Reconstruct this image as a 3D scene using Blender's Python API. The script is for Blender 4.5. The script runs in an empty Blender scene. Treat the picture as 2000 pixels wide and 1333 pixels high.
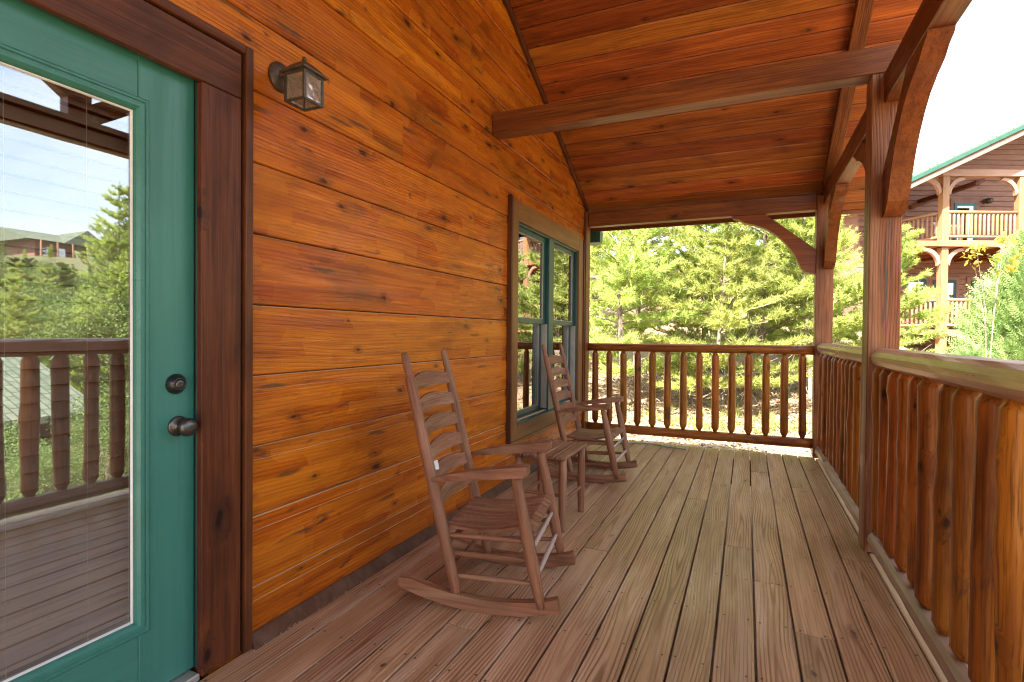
import bpy, bmesh, math, random
import numpy as np
from mathutils import Matrix, Vector, Euler

random.seed(7); rng = np.random.default_rng(7)
sc = bpy.context.scene
COL = sc.collection
R = math.radians

# ------------------------------------------------------------------ camera
YAW, PITCH, ROLL = 0.41492, -0.014132, 0.0090055
CX, CH = 1.72, 1.2
fw = Vector((-math.sin(YAW)*math.cos(PITCH), math.cos(YAW)*math.cos(PITCH), math.sin(PITCH)))
r0 = Vector((math.cos(YAW), math.sin(YAW), 0)); u0 = r0.cross(fw)
rr = r0*math.cos(ROLL)+u0*math.sin(ROLL); uu = -r0*math.sin(ROLL)+u0*math.cos(ROLL)
cam = bpy.data.cameras.new('camera'); cam.sensor_width = 36; cam.lens = 18.72
cam.clip_start = 0.02; cam.clip_end = 2000
co = bpy.data.objects.new('camera', cam); COL.objects.link(co)
co.matrix_world = Matrix(((rr.x, uu.x, -fw.x, CX), (rr.y, uu.y, -fw.y, 0), (rr.z, uu.z, -fw.z, CH), (0, 0, 0, 1)))
sc.camera = co

# ------------------------------------------------------------------ sky, sun, exposure
SUN_EL, SUN_AZ = 52.0, 192.0          # azimuth measured from +Y towards +X
w = bpy.data.worlds.new('World'); sc.world = w; w.use_nodes = True
nt = w.node_tree; N = nt.nodes; bg = N['Background']
sky = N.new('ShaderNodeTexSky'); sky.sky_type = 'NISHITA'; sky.sun_disc = False
sky.sun_elevation = R(SUN_EL); sky.sun_rotation = R(SUN_AZ); sky.dust_density = 3.0
tcw = N.new('ShaderNodeTexCoord'); mpw = N.new('ShaderNodeMapping'); mpw.inputs['Scale'].default_value = (1.0, 1.6, 4.5)
mpw.inputs['Rotation'].default_value = (0.1, 0.25, 0.6)
nzw = N.new('ShaderNodeTexNoise'); nzw.inputs['Scale'].default_value = 1.7; nzw.inputs['Detail'].default_value = 7; nzw.inputs['Distortion'].default_value = 0.7
rmw = N.new('ShaderNodeMapRange'); rmw.inputs[1].default_value = 0.36; rmw.inputs[2].default_value = 0.68
mxw = N.new('ShaderNodeMixRGB'); mxw.inputs[2].default_value = (4.3, 4.35, 4.45, 1)
nt.links.new(tcw.outputs['Generated'], mpw.inputs[0]); nt.links.new(mpw.outputs[0], nzw.inputs[0]); nt.links.new(nzw.outputs[0], rmw.inputs[0])
mlw = N.new('ShaderNodeMath'); mlw.operation = 'MULTIPLY_ADD'; mlw.inputs[1].default_value = 0.5; mlw.inputs[2].default_value = 0.30
nt.links.new(rmw.outputs[0], mlw.inputs[0]); nt.links.new(mlw.outputs[0], mxw.inputs[0]); nt.links.new(sky.outputs[0], mxw.inputs[1])
nt.links.new(mxw.outputs[0], bg.inputs[0]); bg.inputs[1].default_value = 0.10
sl = bpy.data.lights.new('sun', 'SUN'); sl.energy = 4.9; sl.angle = R(0.53); sl.color = (1, 0.94, 0.82)
so = bpy.data.objects.new('sun', sl); COL.objects.link(so)
ts = Vector((math.sin(R(SUN_AZ))*math.cos(R(SUN_EL)), math.cos(R(SUN_AZ))*math.cos(R(SUN_EL)), math.sin(R(SUN_EL))))
so.rotation_euler = ts.to_track_quat('Z', 'Y').to_euler(); so.location = (0, -20, 30)
sc.view_settings.view_transform = 'Standard'; sc.view_settings.look = 'None'
sc.view_settings.gamma = 1.0; sc.view_settings.use_curve_mapping = False
sc.view_settings.exposure = 3.0
sc.render.engine = 'CYCLES'
cy = sc.cycles; cy.use_denoising = True; cy.denoising_input_passes = 'RGB_ALBEDO_NORMAL'; cy.denoising_prefilter = 'ACCURATE'; cy.pixel_filter_type = 'BLACKMAN_HARRIS'; cy.filter_width = 1.15; cy.max_bounces = 10; cy.diffuse_bounces = 5; cy.glossy_bounces = 5
cy.transparent_max_bounces = 24; cy.transmission_bounces = 6; cy.sample_clamp_indirect = 6

# ------------------------------------------------------------------ linking helpers
WM = {}
def tag(o, label=None, cat=None, group=None, kind=None):
    if label: o['label'] = label
    if cat: o['category'] = cat; o['kind'] = 'thing'
    if group: o['group'] = group
    if kind: o['kind'] = kind
    return o
def link(name, mesh, M=None, parent=None, mat=None):
    M = M or Matrix.Identity(4)
    o = bpy.data.objects.new(name, mesh); COL.objects.link(o)
    if mat is not None and mesh is not None and not mesh.materials: mesh.materials.append(mat)
    WM[o] = M.copy()
    if parent is not None:
        o.parent = parent; o.matrix_basis = WM[parent].inverted() @ M
    else: o.matrix_basis = M
    return o
def thing(name, label, cat, M=None, group=None, kind=None):
    if isinstance(M, (tuple, list)): M = Matrix.Translation(M)
    return tag(link(name, None, M), label, cat, group, kind)
def kids(o): return [c for c in CH_OF.get(o, [])]
CH_OF = {}
def copy_tree(o, parent=None, M=None):
    c = o.copy(); COL.objects.link(c)
    if parent is not None: c.parent = parent
    if M is not None: c.matrix_basis = M; WM[c] = M.copy()
    for ch in list(o.children): copy_tree(ch, c)
    return c
def T(*a): return Matrix.Translation(a)
def frame(o, ax, ay):
    """matrix with local X along ax, local Y along ay (orthogonalised), origin o"""
    ax = Vector(ax).normalized(); ay = Vector(ay); ay = (ay-ax*ay.dot(ax)).normalized(); az = ax.cross(ay)
    return Matrix(((ax.x, ay.x, az.x, o[0]), (ax.y, ay.y, az.y, o[1]), (ax.z, ay.z, az.z, o[2]), (0, 0, 0, 1)))

# ------------------------------------------------------------------ mesh helpers
BOXC = {}
def boxmesh(L, W, Tk, b=0.003, name='board'):
    key = (round(L, 4), round(W, 4), round(Tk, 4), b)
    if key in BOXC: return BOXC[key]
    b = min(b, L*.3, W*.3, Tk*.3)
    vs, fs = [], []
    # chamfered box built directly: 24 verts
    idx = {}
    for sx in (0, 1):
        for sy in (0, 1):
            for sz in (0, 1):
                p = (L*sx, W*sy, Tk*sz); d = (b if sx == 0 else -b, b if sy == 0 else -b, b if sz == 0 else -b)
                for a in range(3):
                    q = [p[i]+(d[i] if i != a else 0) for i in range(3)]
                    idx[(sx, sy, sz, a)] = len(vs); vs.append(q)
    for a in range(3):
        o1, o2 = [(1, 2), (0, 2), (0, 1)][a]
        for s in (0, 1):
            def k(i, j):
                t = [0, 0, 0]; t[a] = s; t[o1] = i; t[o2] = j; return idx[(*t, a)]
            fs.append([k(0, 0), k(1, 0), k(1, 1), k(0, 1)])
    for a in range(3):      # edge chamfers along axis a
        o1, o2 = [(1, 2), (0, 2), (0, 1)][a]
        for i in (0, 1):
            for j in (0, 1):
                def k(e, f):
                    t = [0, 0, 0]; t[a] = e; t[o1] = i; t[o2] = j; return idx[(*t, f)]
                fs.append([k(0, o1), k(1, o1), k(1, o2), k(0, o2)])
    for sx in (0, 1):
        for sy in (0, 1):
            for sz in (0, 1): fs.append([idx[(sx, sy, sz, a)] for a in range(3)])
    me = bpy.data.meshes.new(name); me.from_pydata(vs, [], fs)
    bm = bmesh.new(); bm.from_mesh(me); bmesh.ops.recalc_face_normals(bm, faces=bm.faces); bm.to_mesh(me); bm.free()
    BOXC[key] = me
    return me
def board(name, o, ax, ay, L, W, Tk, mat, parent=None, b=0.003):
    """wood piece: length L along ax, width W along ay, thickness along ax x ay"""
    me = boxmesh(L, W, Tk, b, name)
    if me.materials and me.materials[0] is not mat: me = me.copy(); me.materials.clear()
    return link(name, me, frame(o, ax, ay), parent, mat)
def abox(name, x0, x1, y0, y1, z0, z1, mat, parent=None, b=0.003, along=None, M=None):
    """axis aligned box; long axis becomes local X"""
    d = (x1-x0, y1-y0, z1-z0); a = along if along is not None else max(range(3), key=lambda i: d[i])
    if a == 0:
        if d[2] > d[1]: f = frame((x0, y1, z0), (1, 0, 0), (0, 0, 1)); L, W, Tk = d[0], d[2], d[1]
        else: f = frame((x0, y0, z0), (1, 0, 0), (0, 1, 0)); L, W, Tk = d
    elif a == 1:
        if d[0] > d[2]: f = frame((x0, y0, z1), (0, 1, 0), (1, 0, 0)); L, W, Tk = d[1], d[0], d[2]
        else: f = frame((x0, y0, z0), (0, 1, 0), (0, 0, 1)); L, W, Tk = d[1], d[2], d[0]
    else:
        if d[1] > d[0]: f = frame((x1, y0, z0), (0, 0, 1), (0, 1, 0)); L, W, Tk = d[2], d[1], d[0]
        else: f = frame((x0, y0, z0), (0, 0, 1), (1, 0, 0)); L, W, Tk = d[2], d[0], d[1]
    me = boxmesh(L, W, Tk, b, name)
    if me.materials and me.materials[0] is not mat: me = me.copy(); me.materials.clear()
    return link(name, me, (M @ f) if M else f, parent, mat)
def mesh_of(name, vs, fs, mat=None, smooth=False):
    me = bpy.data.meshes.new(name); me.from_pydata([tuple(v) for v in vs], [], fs)
    if smooth: me.polygons.foreach_set('use_smooth', [True]*len(me.polygons))
    if mat: me.materials.append(mat)
    me.update(); return me
class MB:
    def __init__(s): s.v = []; s.f = []
    def box(s, x0, x1, y0, y1, z0, z1):
        n = len(s.v); s.v += [(x, y, z) for x in (x0, x1) for y in (y0, y1) for z in (z0, z1)]
        for q in ((0, 1, 3, 2), (4, 6, 7, 5), (0, 4, 5, 1), (2, 3, 7, 6), (0, 2, 6, 4), (1, 5, 7, 3)): s.f.append([n+i for i in q])
    def poly_prism(s, pts, off):
        n = len(s.v); k = len(pts); off = Vector(off); s.v += [tuple(p) for p in pts]+[tuple(Vector(p)+off) for p in pts]
        s.f.append(list(range(n+k-1, n-1, -1))); s.f.append(list(range(n+k, n+2*k)))
        for i in range(k): j = (i+1) % k; s.f.append([n+i, n+j, n+k+j, n+k+i])
    def mesh(s, name, mat=None, fix=True):
        me = mesh_of(name, s.v, s.f, mat)
        if fix:
            bm = bmesh.new(); bm.from_mesh(me); bmesh.ops.recalc_face_normals(bm, faces=bm.faces); bm.to_mesh(me); bm.free()
        return me
def logmesh(name, L, rad, n=12, rings=10, jit=0.04, tip=0.0, tiplen=0.0, wob=0.0, facet=False, seed=0, lump=0.0, squash=1.0):
    """hand-peeled log along local X; rad = radius or f(t)"""
    rg = np.random.default_rng(seed); vs, fs = [], []
    ts_ = list(np.linspace(0, 1, rings))
    rows = [(t*L, (rad(t) if callable(rad) else rad)) for t in ts_]
    if tiplen: rows = [(0, rows[0][1]*tip)]+[(max(x, tiplen) if x < L/2 else min(x, L-tiplen), r) for x, r in rows]+[(L, rows[-1][1]*tip)]
    ph = rg.uniform(0, 6.28, 4); lp = rg.uniform(0.1, 0.9, 3); la = rg.uniform(0, 6.28, 3)
    for i, (x, r) in enumerate(rows):
        t = x/L; oy = wob*math.sin(3.1*t+ph[0]); oz = wob*math.sin(2.3*t+ph[1])
        for k in range(n):
            a = 2*math.pi*k/n
            q = r*(1+rg.normal(0, jit))
            for m in range(3): q += lump*r*math.exp(-((t-lp[m])/.05)**2)*max(0, math.cos(a-la[m]))**2
            vs.append((x, oy+q*math.cos(a), oz+q*math.sin(a)*squash))
    for i in range(len(rows)-1):
        for k in range(n):
            j = (k+1) % n; fs.append([i*n+k, i*n+j, (i+1)*n+j, (i+1)*n+k])
    fs.append(list(range(n-1, -1, -1))); fs.append([(len(rows)-1)*n+k for k in range(n)])
    me = mesh_of(name, vs, fs)
    if not facet:
        me.polygons.foreach_set('use_smooth', [len(p.vertices) == 4 for p in me.polygons])
        me.update()
    return me
def rod(name, p, q, r, mat, parent, rmid=None, n=10, tip=0.85, seed=1):
    p = Vector(p); q = Vector(q); L = (q-p).length
    rf = (lambda t: r+(rmid-r)*math.sin(math.pi*t)**.8) if rmid else r
    me = logmesh(name, L, rf, n=n, rings=9, jit=0.012, seed=seed)
    return link(name, me, frame(p, q-p, (0.13, 1, 0.21)), parent, mat)
def lathe(name, prof, n=24):
    """prof: (x along axis, r)"""
    vs, fs = [], []
    for x, r in prof:
        for k in range(n): a = 2*math.pi*k/n; vs.append((x, r*math.cos(a), r*math.sin(a)))
    for i in range(len(prof)-1):
        for k in range(n): j = (k+1) % n; fs.append([i*n+k, i*n+j, (i+1)*n+j, (i+1)*n+k])
    fs.append(list(range(n-1, -1, -1))); fs.append([(len(prof)-1)*n+k for k in range(n)])
    me = mesh_of(name, vs, fs); me.polygons.foreach_set('use_smooth', [len(p.vertices) == 4 for p in me.polygons]); return me

# ------------------------------------------------------------------ materials
def s2l(*c): return tuple((v/255/12.92 if v/255 <= .04045 else ((v/255+.055)/1.055)**2.4) for v in c)+(1,)
def new_mat(name):
    m = bpy.data.materials.new(name); m.use_nodes = True
    return m, m.node_tree, m.node_tree.nodes, m.node_tree.links, m.node_tree.nodes['Principled BSDF']
def wood(name, light, mid, dark, rough=0.42, grain=1.0, knots=0.5, blotch=0.5, bump=0.25, var=0.18, cath=0.0, patch=0.0, knot_scale=4.2, spec=0.5, worn=None, wornamt=0.0, scallop=0.0, coat=0.0, feather=0.0, cath_y=.07, cath_p=.0125):
    m, t, n, l, B = new_mat(name)
    tc = n.new('ShaderNodeTexCoord'); oi = n.new('ShaderNodeObjectInfo')
    vm = n.new('ShaderNodeVectorMath'); vm.operation = 'MULTIPLY'; vm.inputs[1].default_value = (41.3, 17.7, 29.1)
    l.new(oi.outputs['Random'], vm.inputs[0])
    va = n.new('ShaderNodeVectorMath'); va.operation = 'ADD'; l.new(tc.outputs['Object'], va.inputs[0]); l.new(vm.outputs[0], va.inputs[1])
    P = va.outputs[0]
    def mp(s):
        q = n.new('ShaderNodeMapping'); q.inputs['Scale'].default_value = s; l.new(P, q.inputs[0]); return q.outputs[0]
    def noise(vec, sc_, det=4, dis=0.0, rough_=.55):
        q = n.new('ShaderNodeTexNoise'); q.inputs['Scale'].default_value = sc_; q.inputs['Detail'].default_value = det
        q.inputs['Distortion'].default_value = dis; q.inputs['Roughness'].default_value = rough_; l.new(vec, q.inputs[0]); return q.outputs[0]
    def rng_(v, a, b, c=0., d=1.):
        q = n.new('ShaderNodeMapRange'); q.inputs[1].default_value = a; q.inputs[2].default_value = b; q.inputs[3].default_value = c; q.inputs[4].default_value = d; l.new(v, q.inputs[0]); return q.outputs[0]
    def mix(f, a, b, mode='MIX'):
        q = n.new('ShaderNodeMixRGB'); q.blend_type = mode
        if isinstance(f, (int, float)): q.inputs[0].default_value = f
        else: l.new(f, q.inputs[0])
        for s, v in ((1, a), (2, b)):
            if isinstance(v, tuple): q.inputs[s].default_value = v
            else: l.new(v, q.inputs[s])
        return q.outputs[0]
    def math_(op, a, b):
        q = n.new('ShaderNodeMath'); q.operation = op
        for s, v in ((0, a), (1, b)):
            if isinstance(v, (int, float)): q.inputs[s].default_value = v
            else: l.new(v, q.inputs[s])
        return q.outputs[0]
    # knots (2-D cells, most of them empty)
    vo = n.new('ShaderNodeTexVoronoi'); vo.voronoi_dimensions = '2D'; vo.inputs['Scale'].default_value = knot_scale
    nd = n.new('ShaderNodeTexNoise'); nd.inputs['Scale'].default_value = 14; l.new(P, nd.inputs[0])
    kd = n.new('ShaderNodeVectorMath'); kd.operation = 'MULTIPLY_ADD'; kd.inputs[1].default_value = (.035, .03, 0)
    l.new(nd.outputs['Color'], kd.inputs[0]); l.new(mp((.62, 1.3, 0)), kd.inputs[2]); l.new(kd.outputs[0], vo.inputs['Vector'])
    sp = n.new('ShaderNodeSeparateColor'); l.new(vo.outputs['Color'], sp.inputs[0])
    present = math_('LESS_THAN', sp.outputs[0], 0.42*knots)
    ksz = rng_(sp.outputs[1], 0, 1, .018, .085)
    kn = math_('DIVIDE', vo.outputs['Distance'], ksz)
    kcore = math_('MULTIPLY', rng_(kn, .55, 1.25, 1, 0), present)
    khalo = math_('MULTIPLY', rng_(kn, .9, 4.0, 1, 0), present)
    # grain
    warp = n.new('ShaderNodeVectorMath'); warp.operation = 'MULTIPLY_ADD'; warp.inputs[1].default_value = (0, .03, .03)
    l.new(khalo, warp.inputs[0]); l.new(P, warp.inputs[2])
    def mpw_(s):
        q = n.new('ShaderNodeMapping'); q.inputs['Scale'].default_value = s; l.new(warp.outputs[0], q.inputs[0]); return q.outputs[0]
    g1 = noise(mpw_((1.1, 16, 16)), 1.0, 5, .9)
    g2 = noise(mpw_((4, 150, 150)), 1.0, 3, .2)
    g3 = noise(mpw_((1.4, 58, 58)), 1.0, 3, .5, .6)
    bl = noise(mp((1.6, 3.6, 3.6)), 1.3, 4, .5)
    c = mix(rng_(g1, .34, .66), light, mid)
    ring = None
    if cath > 0:   # growth rings of a plank sawn from a log: arches and long parallel lines
        sx = n.new('ShaderNodeSeparateXYZ'); l.new(tc.outputs['Object'], sx.inputs[0])
        lo1 = noise(mp((.42, .001, .001)), 1.0, 1, 0); lo2 = noise(mp((.5, .002, .002)), 1.7, 1, 0)
        zo = math_('MULTIPLY', math_('SUBTRACT', lo1, .5), .20); yo = math_('ADD', math_('MULTIPLY', math_('SUBTRACT', lo2, .5), .10), cath_y)
        wob = math_('MULTIPLY', math_('SUBTRACT', noise(mp((1.6, 14, 14)), 1.0, 2, .2), .5), .0075)
        dy = math_('SUBTRACT', sx.outputs[1], yo)
        dd = math_('ADD', math_('SQRT', math_('ADD', math_('MULTIPLY', dy, dy), math_('MULTIPLY', zo, zo)), 0.0), wob)
        ring = rng_(math_('SINE', math_('MULTIPLY', dd, 6.2832/cath_p), 0.0), -.1, .95)
        fade = rng_(noise(mp((.9, 5, 5)), 1.0, 2, .2), .36, .56, .25, 1)
        c = mix(math_('MULTIPLY', math_('MULTIPLY', ring, fade), cath), c, dark)
    c = mix(math_('MULTIPLY', rng_(g2, .48, .72), .45*grain), c, dark)
    c = mix(math_('MULTIPLY', rng_(g3, .50, .70), min(.8, .38*grain)), c, dark)
    c = mix(math_('MULTIPLY', rng_(bl, .5, .74), blotch), c, dark)
    if patch > 0:   # skip-planed facets: short rectangular patches in a slightly different tone
        br = n.new('ShaderNodeTexBrick'); br.offset = .37; br.inputs['Scale'].default_value = 1.0
        br.inputs['Brick Width'].default_value = .31; br.inputs['Row Height'].default_value = .058; br.inputs['Mortar Size'].default_value = 0.0
        br.inputs['Color1'].default_value = (0, 0, 0, 1); br.inputs['Color2'].default_value = (1, 1, 1, 1); br.inputs['Bias'].default_value = -.1
        nb = n.new('ShaderNodeTexNoise'); nb.inputs['Scale'].default_value = 4.2; nb.inputs['Detail'].default_value = 1; l.new(P, nb.inputs[0])
        bd = n.new('ShaderNodeVectorMath'); bd.operation = 'MULTIPLY_ADD'; bd.inputs[1].default_value = (.42, .060, 0); l.new(nb.outputs['Color'], bd.inputs[0]); l.new(P, bd.inputs[2])
        l.new(bd.outputs[0], br.inputs['Vector'])
        PT = br.outputs['Color']
        c = mix(math_('MULTIPLY', PT, patch), c, (light[0]*1.08, light[1]*1.22, light[2], 1))
        PD = math_('MULTIPLY', rng_(PT, .0, .3, 1, 0), patch*.30); c = mix(PD, c, mid)
        saw = n.new('ShaderNodeTexWave'); saw.bands_direction = 'X'; saw.inputs['Scale'].default_value = 45; saw.inputs['Distortion'].default_value = .6; l.new(P, saw.inputs['Vector'])
        c = mix(math_('MULTIPLY', math_('MULTIPLY', saw.outputs['Fac'], PT), .14), c, dark)
    if worn is not None:
        wn = noise(mp((1.1, 10, 10)), 1.0, 5, .4)
        c = mix(math_('MULTIPLY', rng_(wn, .5, .68), wornamt), c, worn)
    if feather > 0:   # grey resin streaks lying along the grain
        fz = noise(mpw_((2.6, 11, 11)), 1.0, 4, 1.6, .6); c = mix(math_('MULTIPLY', rng_(fz, .645, .72), feather), c, (.045, .026, .018, 1))
        mr_ = n.new('ShaderNodeMapping'); mr_.inputs['Rotation'].default_value = (0, 0, .75); mr_.inputs['Scale'].default_value = (1.0, 3.6, 0); l.new(kd.outputs[0], mr_.inputs[0])
        v2 = n.new('ShaderNodeTexVoronoi'); v2.voronoi_dimensions = '2D'; v2.inputs['Scale'].default_value = 2.1; l.new(mr_.outputs[0], v2.inputs['Vector'])
        s2_ = n.new('ShaderNodeSeparateColor'); l.new(v2.outputs['Color'], s2_.inputs[0])
        scar = math_('MULTIPLY', rng_(v2.outputs['Distance'], .07, .12, 1, 0), math_('LESS_THAN', s2_.outputs[0], .22))
        c = mix(math_('MULTIPLY', scar, .72), c, (.075, .042, .016, 1))
        fz2 = noise(mpw_((9, 30, 30)), 1.0, 3, .8, .6); c = mix(math_('MULTIPLY', rng_(fz2, .62, .74), .45), c, dark)
    c = mix(math_('MULTIPLY', khalo, .45), c, dark)
    c = mix(math_('MULTIPLY', kcore, .78), c, (dark[0]*.35, dark[1]*.38, dark[2]*.5, 1))
    hs = n.new('ShaderNodeHueSaturation'); l.new(c, hs.inputs['Color'])
    l.new(rng_(oi.outputs['Random'], 0, 1, 1-var, 1+var), hs.inputs['Value'])
    rh = math_('FRACT', math_('MULTIPLY', oi.outputs['Random'], 7.13), 0.0)
    l.new(rng_(rh, 0, 1, .5-.035*var, .5+.035*var), hs.inputs['Hue'])
    l.new(hs.outputs[0], B.inputs['Base Color'])
    rv = rng_(g1, .3, .7, rough*.8, min(1, rough*1.25))
    if patch > 0: rv = math_('ADD', rv, math_('MULTIPLY', math_('SUBTRACT', PT, .5), .22))
    l.new(rv, B.inputs['Roughness'])
    B.inputs['Specular IOR Level'].default_value = spec
    B.inputs['Coat Weight'].default_value = coat; B.inputs['Coat Roughness'].default_value = .12
    bp = n.new('ShaderNodeBump'); bp.inputs['Strength'].default_value = bump; bp.inputs['Distance'].default_value = .004
    hsum = math_('ADD', math_('MULTIPLY', g2, .5), math_('ADD', math_('MULTIPLY', g1, .6), math_('MULTIPLY', g3, .5)))
    if patch > 0: hsum = math_('ADD', hsum, math_('MULTIPLY', PT, .5))
    hsum = math_('SUBTRACT', hsum, math_('MULTIPLY', kcore, .5))
    if ring is not None: hsum = math_('SUBTRACT', hsum, math_('MULTIPLY', ring, .35))
    l.new(hsum, bp.inputs['Height'])
    nrm = bp.outputs[0]
    if scallop > 0:
        b2 = n.new('ShaderNodeBump'); b2.inputs['Strength'].default_value = scallop; b2.inputs['Distance'].default_value = .02
        l.new(noise(mp((5, 14, 14)), 1.0, 2, .8), b2.inputs['Height']); l.new(nrm, b2.inputs['Normal']); nrm = b2.outputs[0]
    l.new(nrm, B.inputs['Normal'])
    return m
def plain(name, col, rough=.5, metal=0., noise=.12, nscale=6., spec=.5, bump=0.0):
    m, t, n, l, B = new_mat(name)
    tc = n.new('ShaderNodeTexCoord'); nz = n.new('ShaderNodeTexNoise'); nz.inputs['Scale'].default_value = nscale; nz.inputs['Detail'].default_value = 5
    l.new(tc.outputs['Object'], nz.inputs[0]); hs = n.new('ShaderNodeHueSaturation'); hs.inputs['Color'].default_value = col
    mr = n.new('ShaderNodeMapRange'); mr.inputs[1].default_value = .3; mr.inputs[2].default_value = .7; mr.inputs[3].default_value = 1-noise; mr.inputs[4].default_value = 1+noise
    l.new(nz.outputs[0], mr.inputs[0]); l.new(mr.outputs[0], hs.inputs['Value']); l.new(hs.outputs[0], B.inputs['Base Color'])
    B.inputs['Roughness'].default_value = rough; B.inputs['Metallic'].default_value = metal; B.inputs['Specular IOR Level'].default_value = spec
    if bump:
        bp = n.new('ShaderNodeBump'); bp.inputs['Strength'].default_value = bump; bp.inputs['Distance'].default_value = .003; l.new(nz.outputs[0], bp.inputs['Height']); l.new(bp.outputs[0], B.inputs['Normal'])
    return m

M_SIDING = wood('amber_stained_siding', (.58, .158, .009, 1), (.32, .056, .005, 1), (.055, .017, .006, 1), rough=.30, grain=.8, knots=1.0, blotch=.722, bump=.45, var=.12, patch=.42, knot_scale=4.4, cath=.22, cath_y=.12, cath_p=.016, spec=.22, feather=.75, scallop=.16)
M_LEDGE = wood('highlight_lap_edge', (.60, .36, .20, 1), (.50, .26, .12, 1), (.24, .10, .04, 1), rough=.5, grain=.6, knots=0, blotch=.5, bump=.2, var=.1)  # paler tone paints the skylight highlight line along each lap ledge
M_CEIL = wood('red_stained_ceiling', (.44, .130, .022, 1), (.26, .065, .012, 1), (.048, .014, .006, 1), rough=.30, grain=.85, knots=.9, blotch=.5, bump=.25, var=.26, knot_scale=3.6, spec=.22, cath=.35, cath_y=.09, cath_p=.02)
M_DECK = wood('weathered_deck', (.51, .308, .178, 1), (.38, .212, .115, 1), (.135, .062, .032, 1), rough=.34, grain=.8, knots=.3, blotch=.26, bump=.5, var=.20, cath=.8, cath_p=.0135, knot_scale=4.5, worn=(.56, .40, .29, 1), wornamt=.5)
M_DECKNEW = wood('bare_deck_edge', (.62, .44, .27, 1), (.50, .34, .20, 1), (.26, .16, .09, 1), rough=.5, grain=.7, knots=.4, blotch=.4, bump=.35, var=.05)
M_TRIM = wood('dark_stained_trim', (.140, .043, .016, 1), (.085, .025, .010, 1), (.022, .010, .007, 1), rough=.36, grain=1.1, knots=.8, blotch=.75, bump=.55, var=.08, knot_scale=3.2, spec=.18)
M_WTRIM = wood('window_trim_wood', (.25, .115, .038, 1), (.19, .078, .026, 1), (.085, .036, .015, 1), spec=.25, rough=.42, grain=.8, knots=.3, blotch=.4, bump=.45, var=.08)
M_BEAM = wood('stained_beam', (.24, .073, .017, 1), (.15, .041, .010, 1), (.038, .012, .005, 1), spec=.2, rough=.36, grain=1.5, knots=.6, blotch=.5, bump=.4, var=.10, cath=.25, knot_scale=3.0)
M_BRACE = wood('stained_brace', (.24, .073, .017, 1), (.15, .041, .010, 1), (.038, .012, .005, 1), spec=.2, rough=.36, grain=1.1, knots=.5, blotch=.4, bump=.3, var=.08)
M_POST = wood('checked_post', (.28, .105, .038, 1), (.185, .060, .021, 1), (.055, .020, .009, 1), spec=.24, rough=.42, grain=1.6, knots=.6, blotch=.4, bump=.6, var=.06, cath=.4, knot_scale=3.4, worn=(.36, .19, .100, 1), wornamt=.35)
M_LOG = wood('varnished_log', (.40, .145, .018, 1), (.225, .066, .009, 1), (.055, .017, .005, 1), spec=.25, rough=.34, grain=1.6, knots=1.0, blotch=.7, bump=.5, var=.27, knot_scale=6.0, feather=.55)
M_LOGTOP = wood('weathered_log_rail', (.42, .26, .17, 1), (.33, .17, .10, 1), (.14, .07, .045, 1), rough=.3, grain=.9, knots=.6, blotch=.4, bump=.3, var=.1, worn=(.54, .38, .29, 1), wornamt=.6, spec=.4, coat=.2)
M_LOGLOW = wood('sky_grey_log_rail', (.36, .25, .19, 1), (.27, .17, .12, 1), (.12, .075, .055, 1), rough=.4, grain=.8, knots=.5, blotch=.4, bump=.4, var=.08, worn=(.46, .36, .30, 1), wornamt=.6)  # lower log greyed: the sky's reflection is put into its colour
M_CHAIR = wood('faded_brown_paint', (.32, .148, .080, 1), (.220, .090, .046, 1), (.065, .026, .014, 1), spec=.2, rough=.5, grain=1.2, knots=.05, blotch=.35, cath=.3, cath_y=.03, cath_p=.011, bump=.25, var=.09, worn=(.46, .28, .18, 1), wornamt=.45)
M_RUNG = wood('worn_rung', (.52, .40, .33, 1), (.42, .29, .23, 1), (.20, .11, .08, 1), rough=.55, grain=.6, knots=.05, blotch=.4, bump=.3, var=.08)
M_SKIRT = wood('grey_skirting', (.13, .060, .032, 1), (.09, .040, .021, 1), (.04, .024, .018, 1), rough=.55, grain=.8, knots=.1, blotch=.5, bump=.4, var=.05, worn=(.20, .13, .09, 1), wornamt=.25, spec=.2)
M_GREEN = wood('green_door_paint', (.044, .188, .148, 1), (.037, .168, .131, 1), (.024, .115, .090, 1), rough=.34, grain=.5, knots=0, blotch=.35, bump=.22, var=.01)
M_GREEND = plain('dark_green_paint', (.013, .058, .056, 1), .35, noise=.1)
M_GUTTER = plain('green_gutter_metal', (.030, .095, .070, 1), .35, noise=.15)
M_BRONZE = plain('oiled_bronze', (.085, .066, .052, 1), .42, metal=.35, noise=.35, nscale=30)
M_BLACK = plain('black_lock', (.012, .012, .013, 1), .3, noise=.1)
M_PEWTER = plain('aged_pewter', (.085, .080, .075, 1), .33, metal=.8, noise=.25, nscale=25)
M_WHITE = plain('white_bead', (.72, .70, .66, 1), .5)
M_LINER = plain('jamb_liner', (.36, .32, .27, 1), .45)
M_SLAT = plain('brown_blind_slat', (.33, .20, .15, 1), .4, noise=.1)
M_CORD = plain('pale_cord', (.55, .45, .38, 1), .7)
M_DARKROOM = plain('dark_room', (.04, .035, .03, 1), .9)
M_ALU = plain('sill_metal', (.42, .40, .37, 1), .35, metal=.6)
M_TAG = plain('white_label_tag', (.75, .75, .72, 1), .45)
M_TAGEDGE = plain('grey_label_clip', (.16, .18, .18, 1), .45)
M_BULB = plain('cream_bulb', (.72, .64, .48, 1), .3)
M_CABLE = plain('grey_cable', (.20, .24, .22, 1), .5)
M_SCREW = plain('rusty_screw', (.09, .06, .045, 1), .5, metal=.4)
M_FLUFF = plain('dust_and_shavings', (.62, .55, .45, 1), .9)
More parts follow.
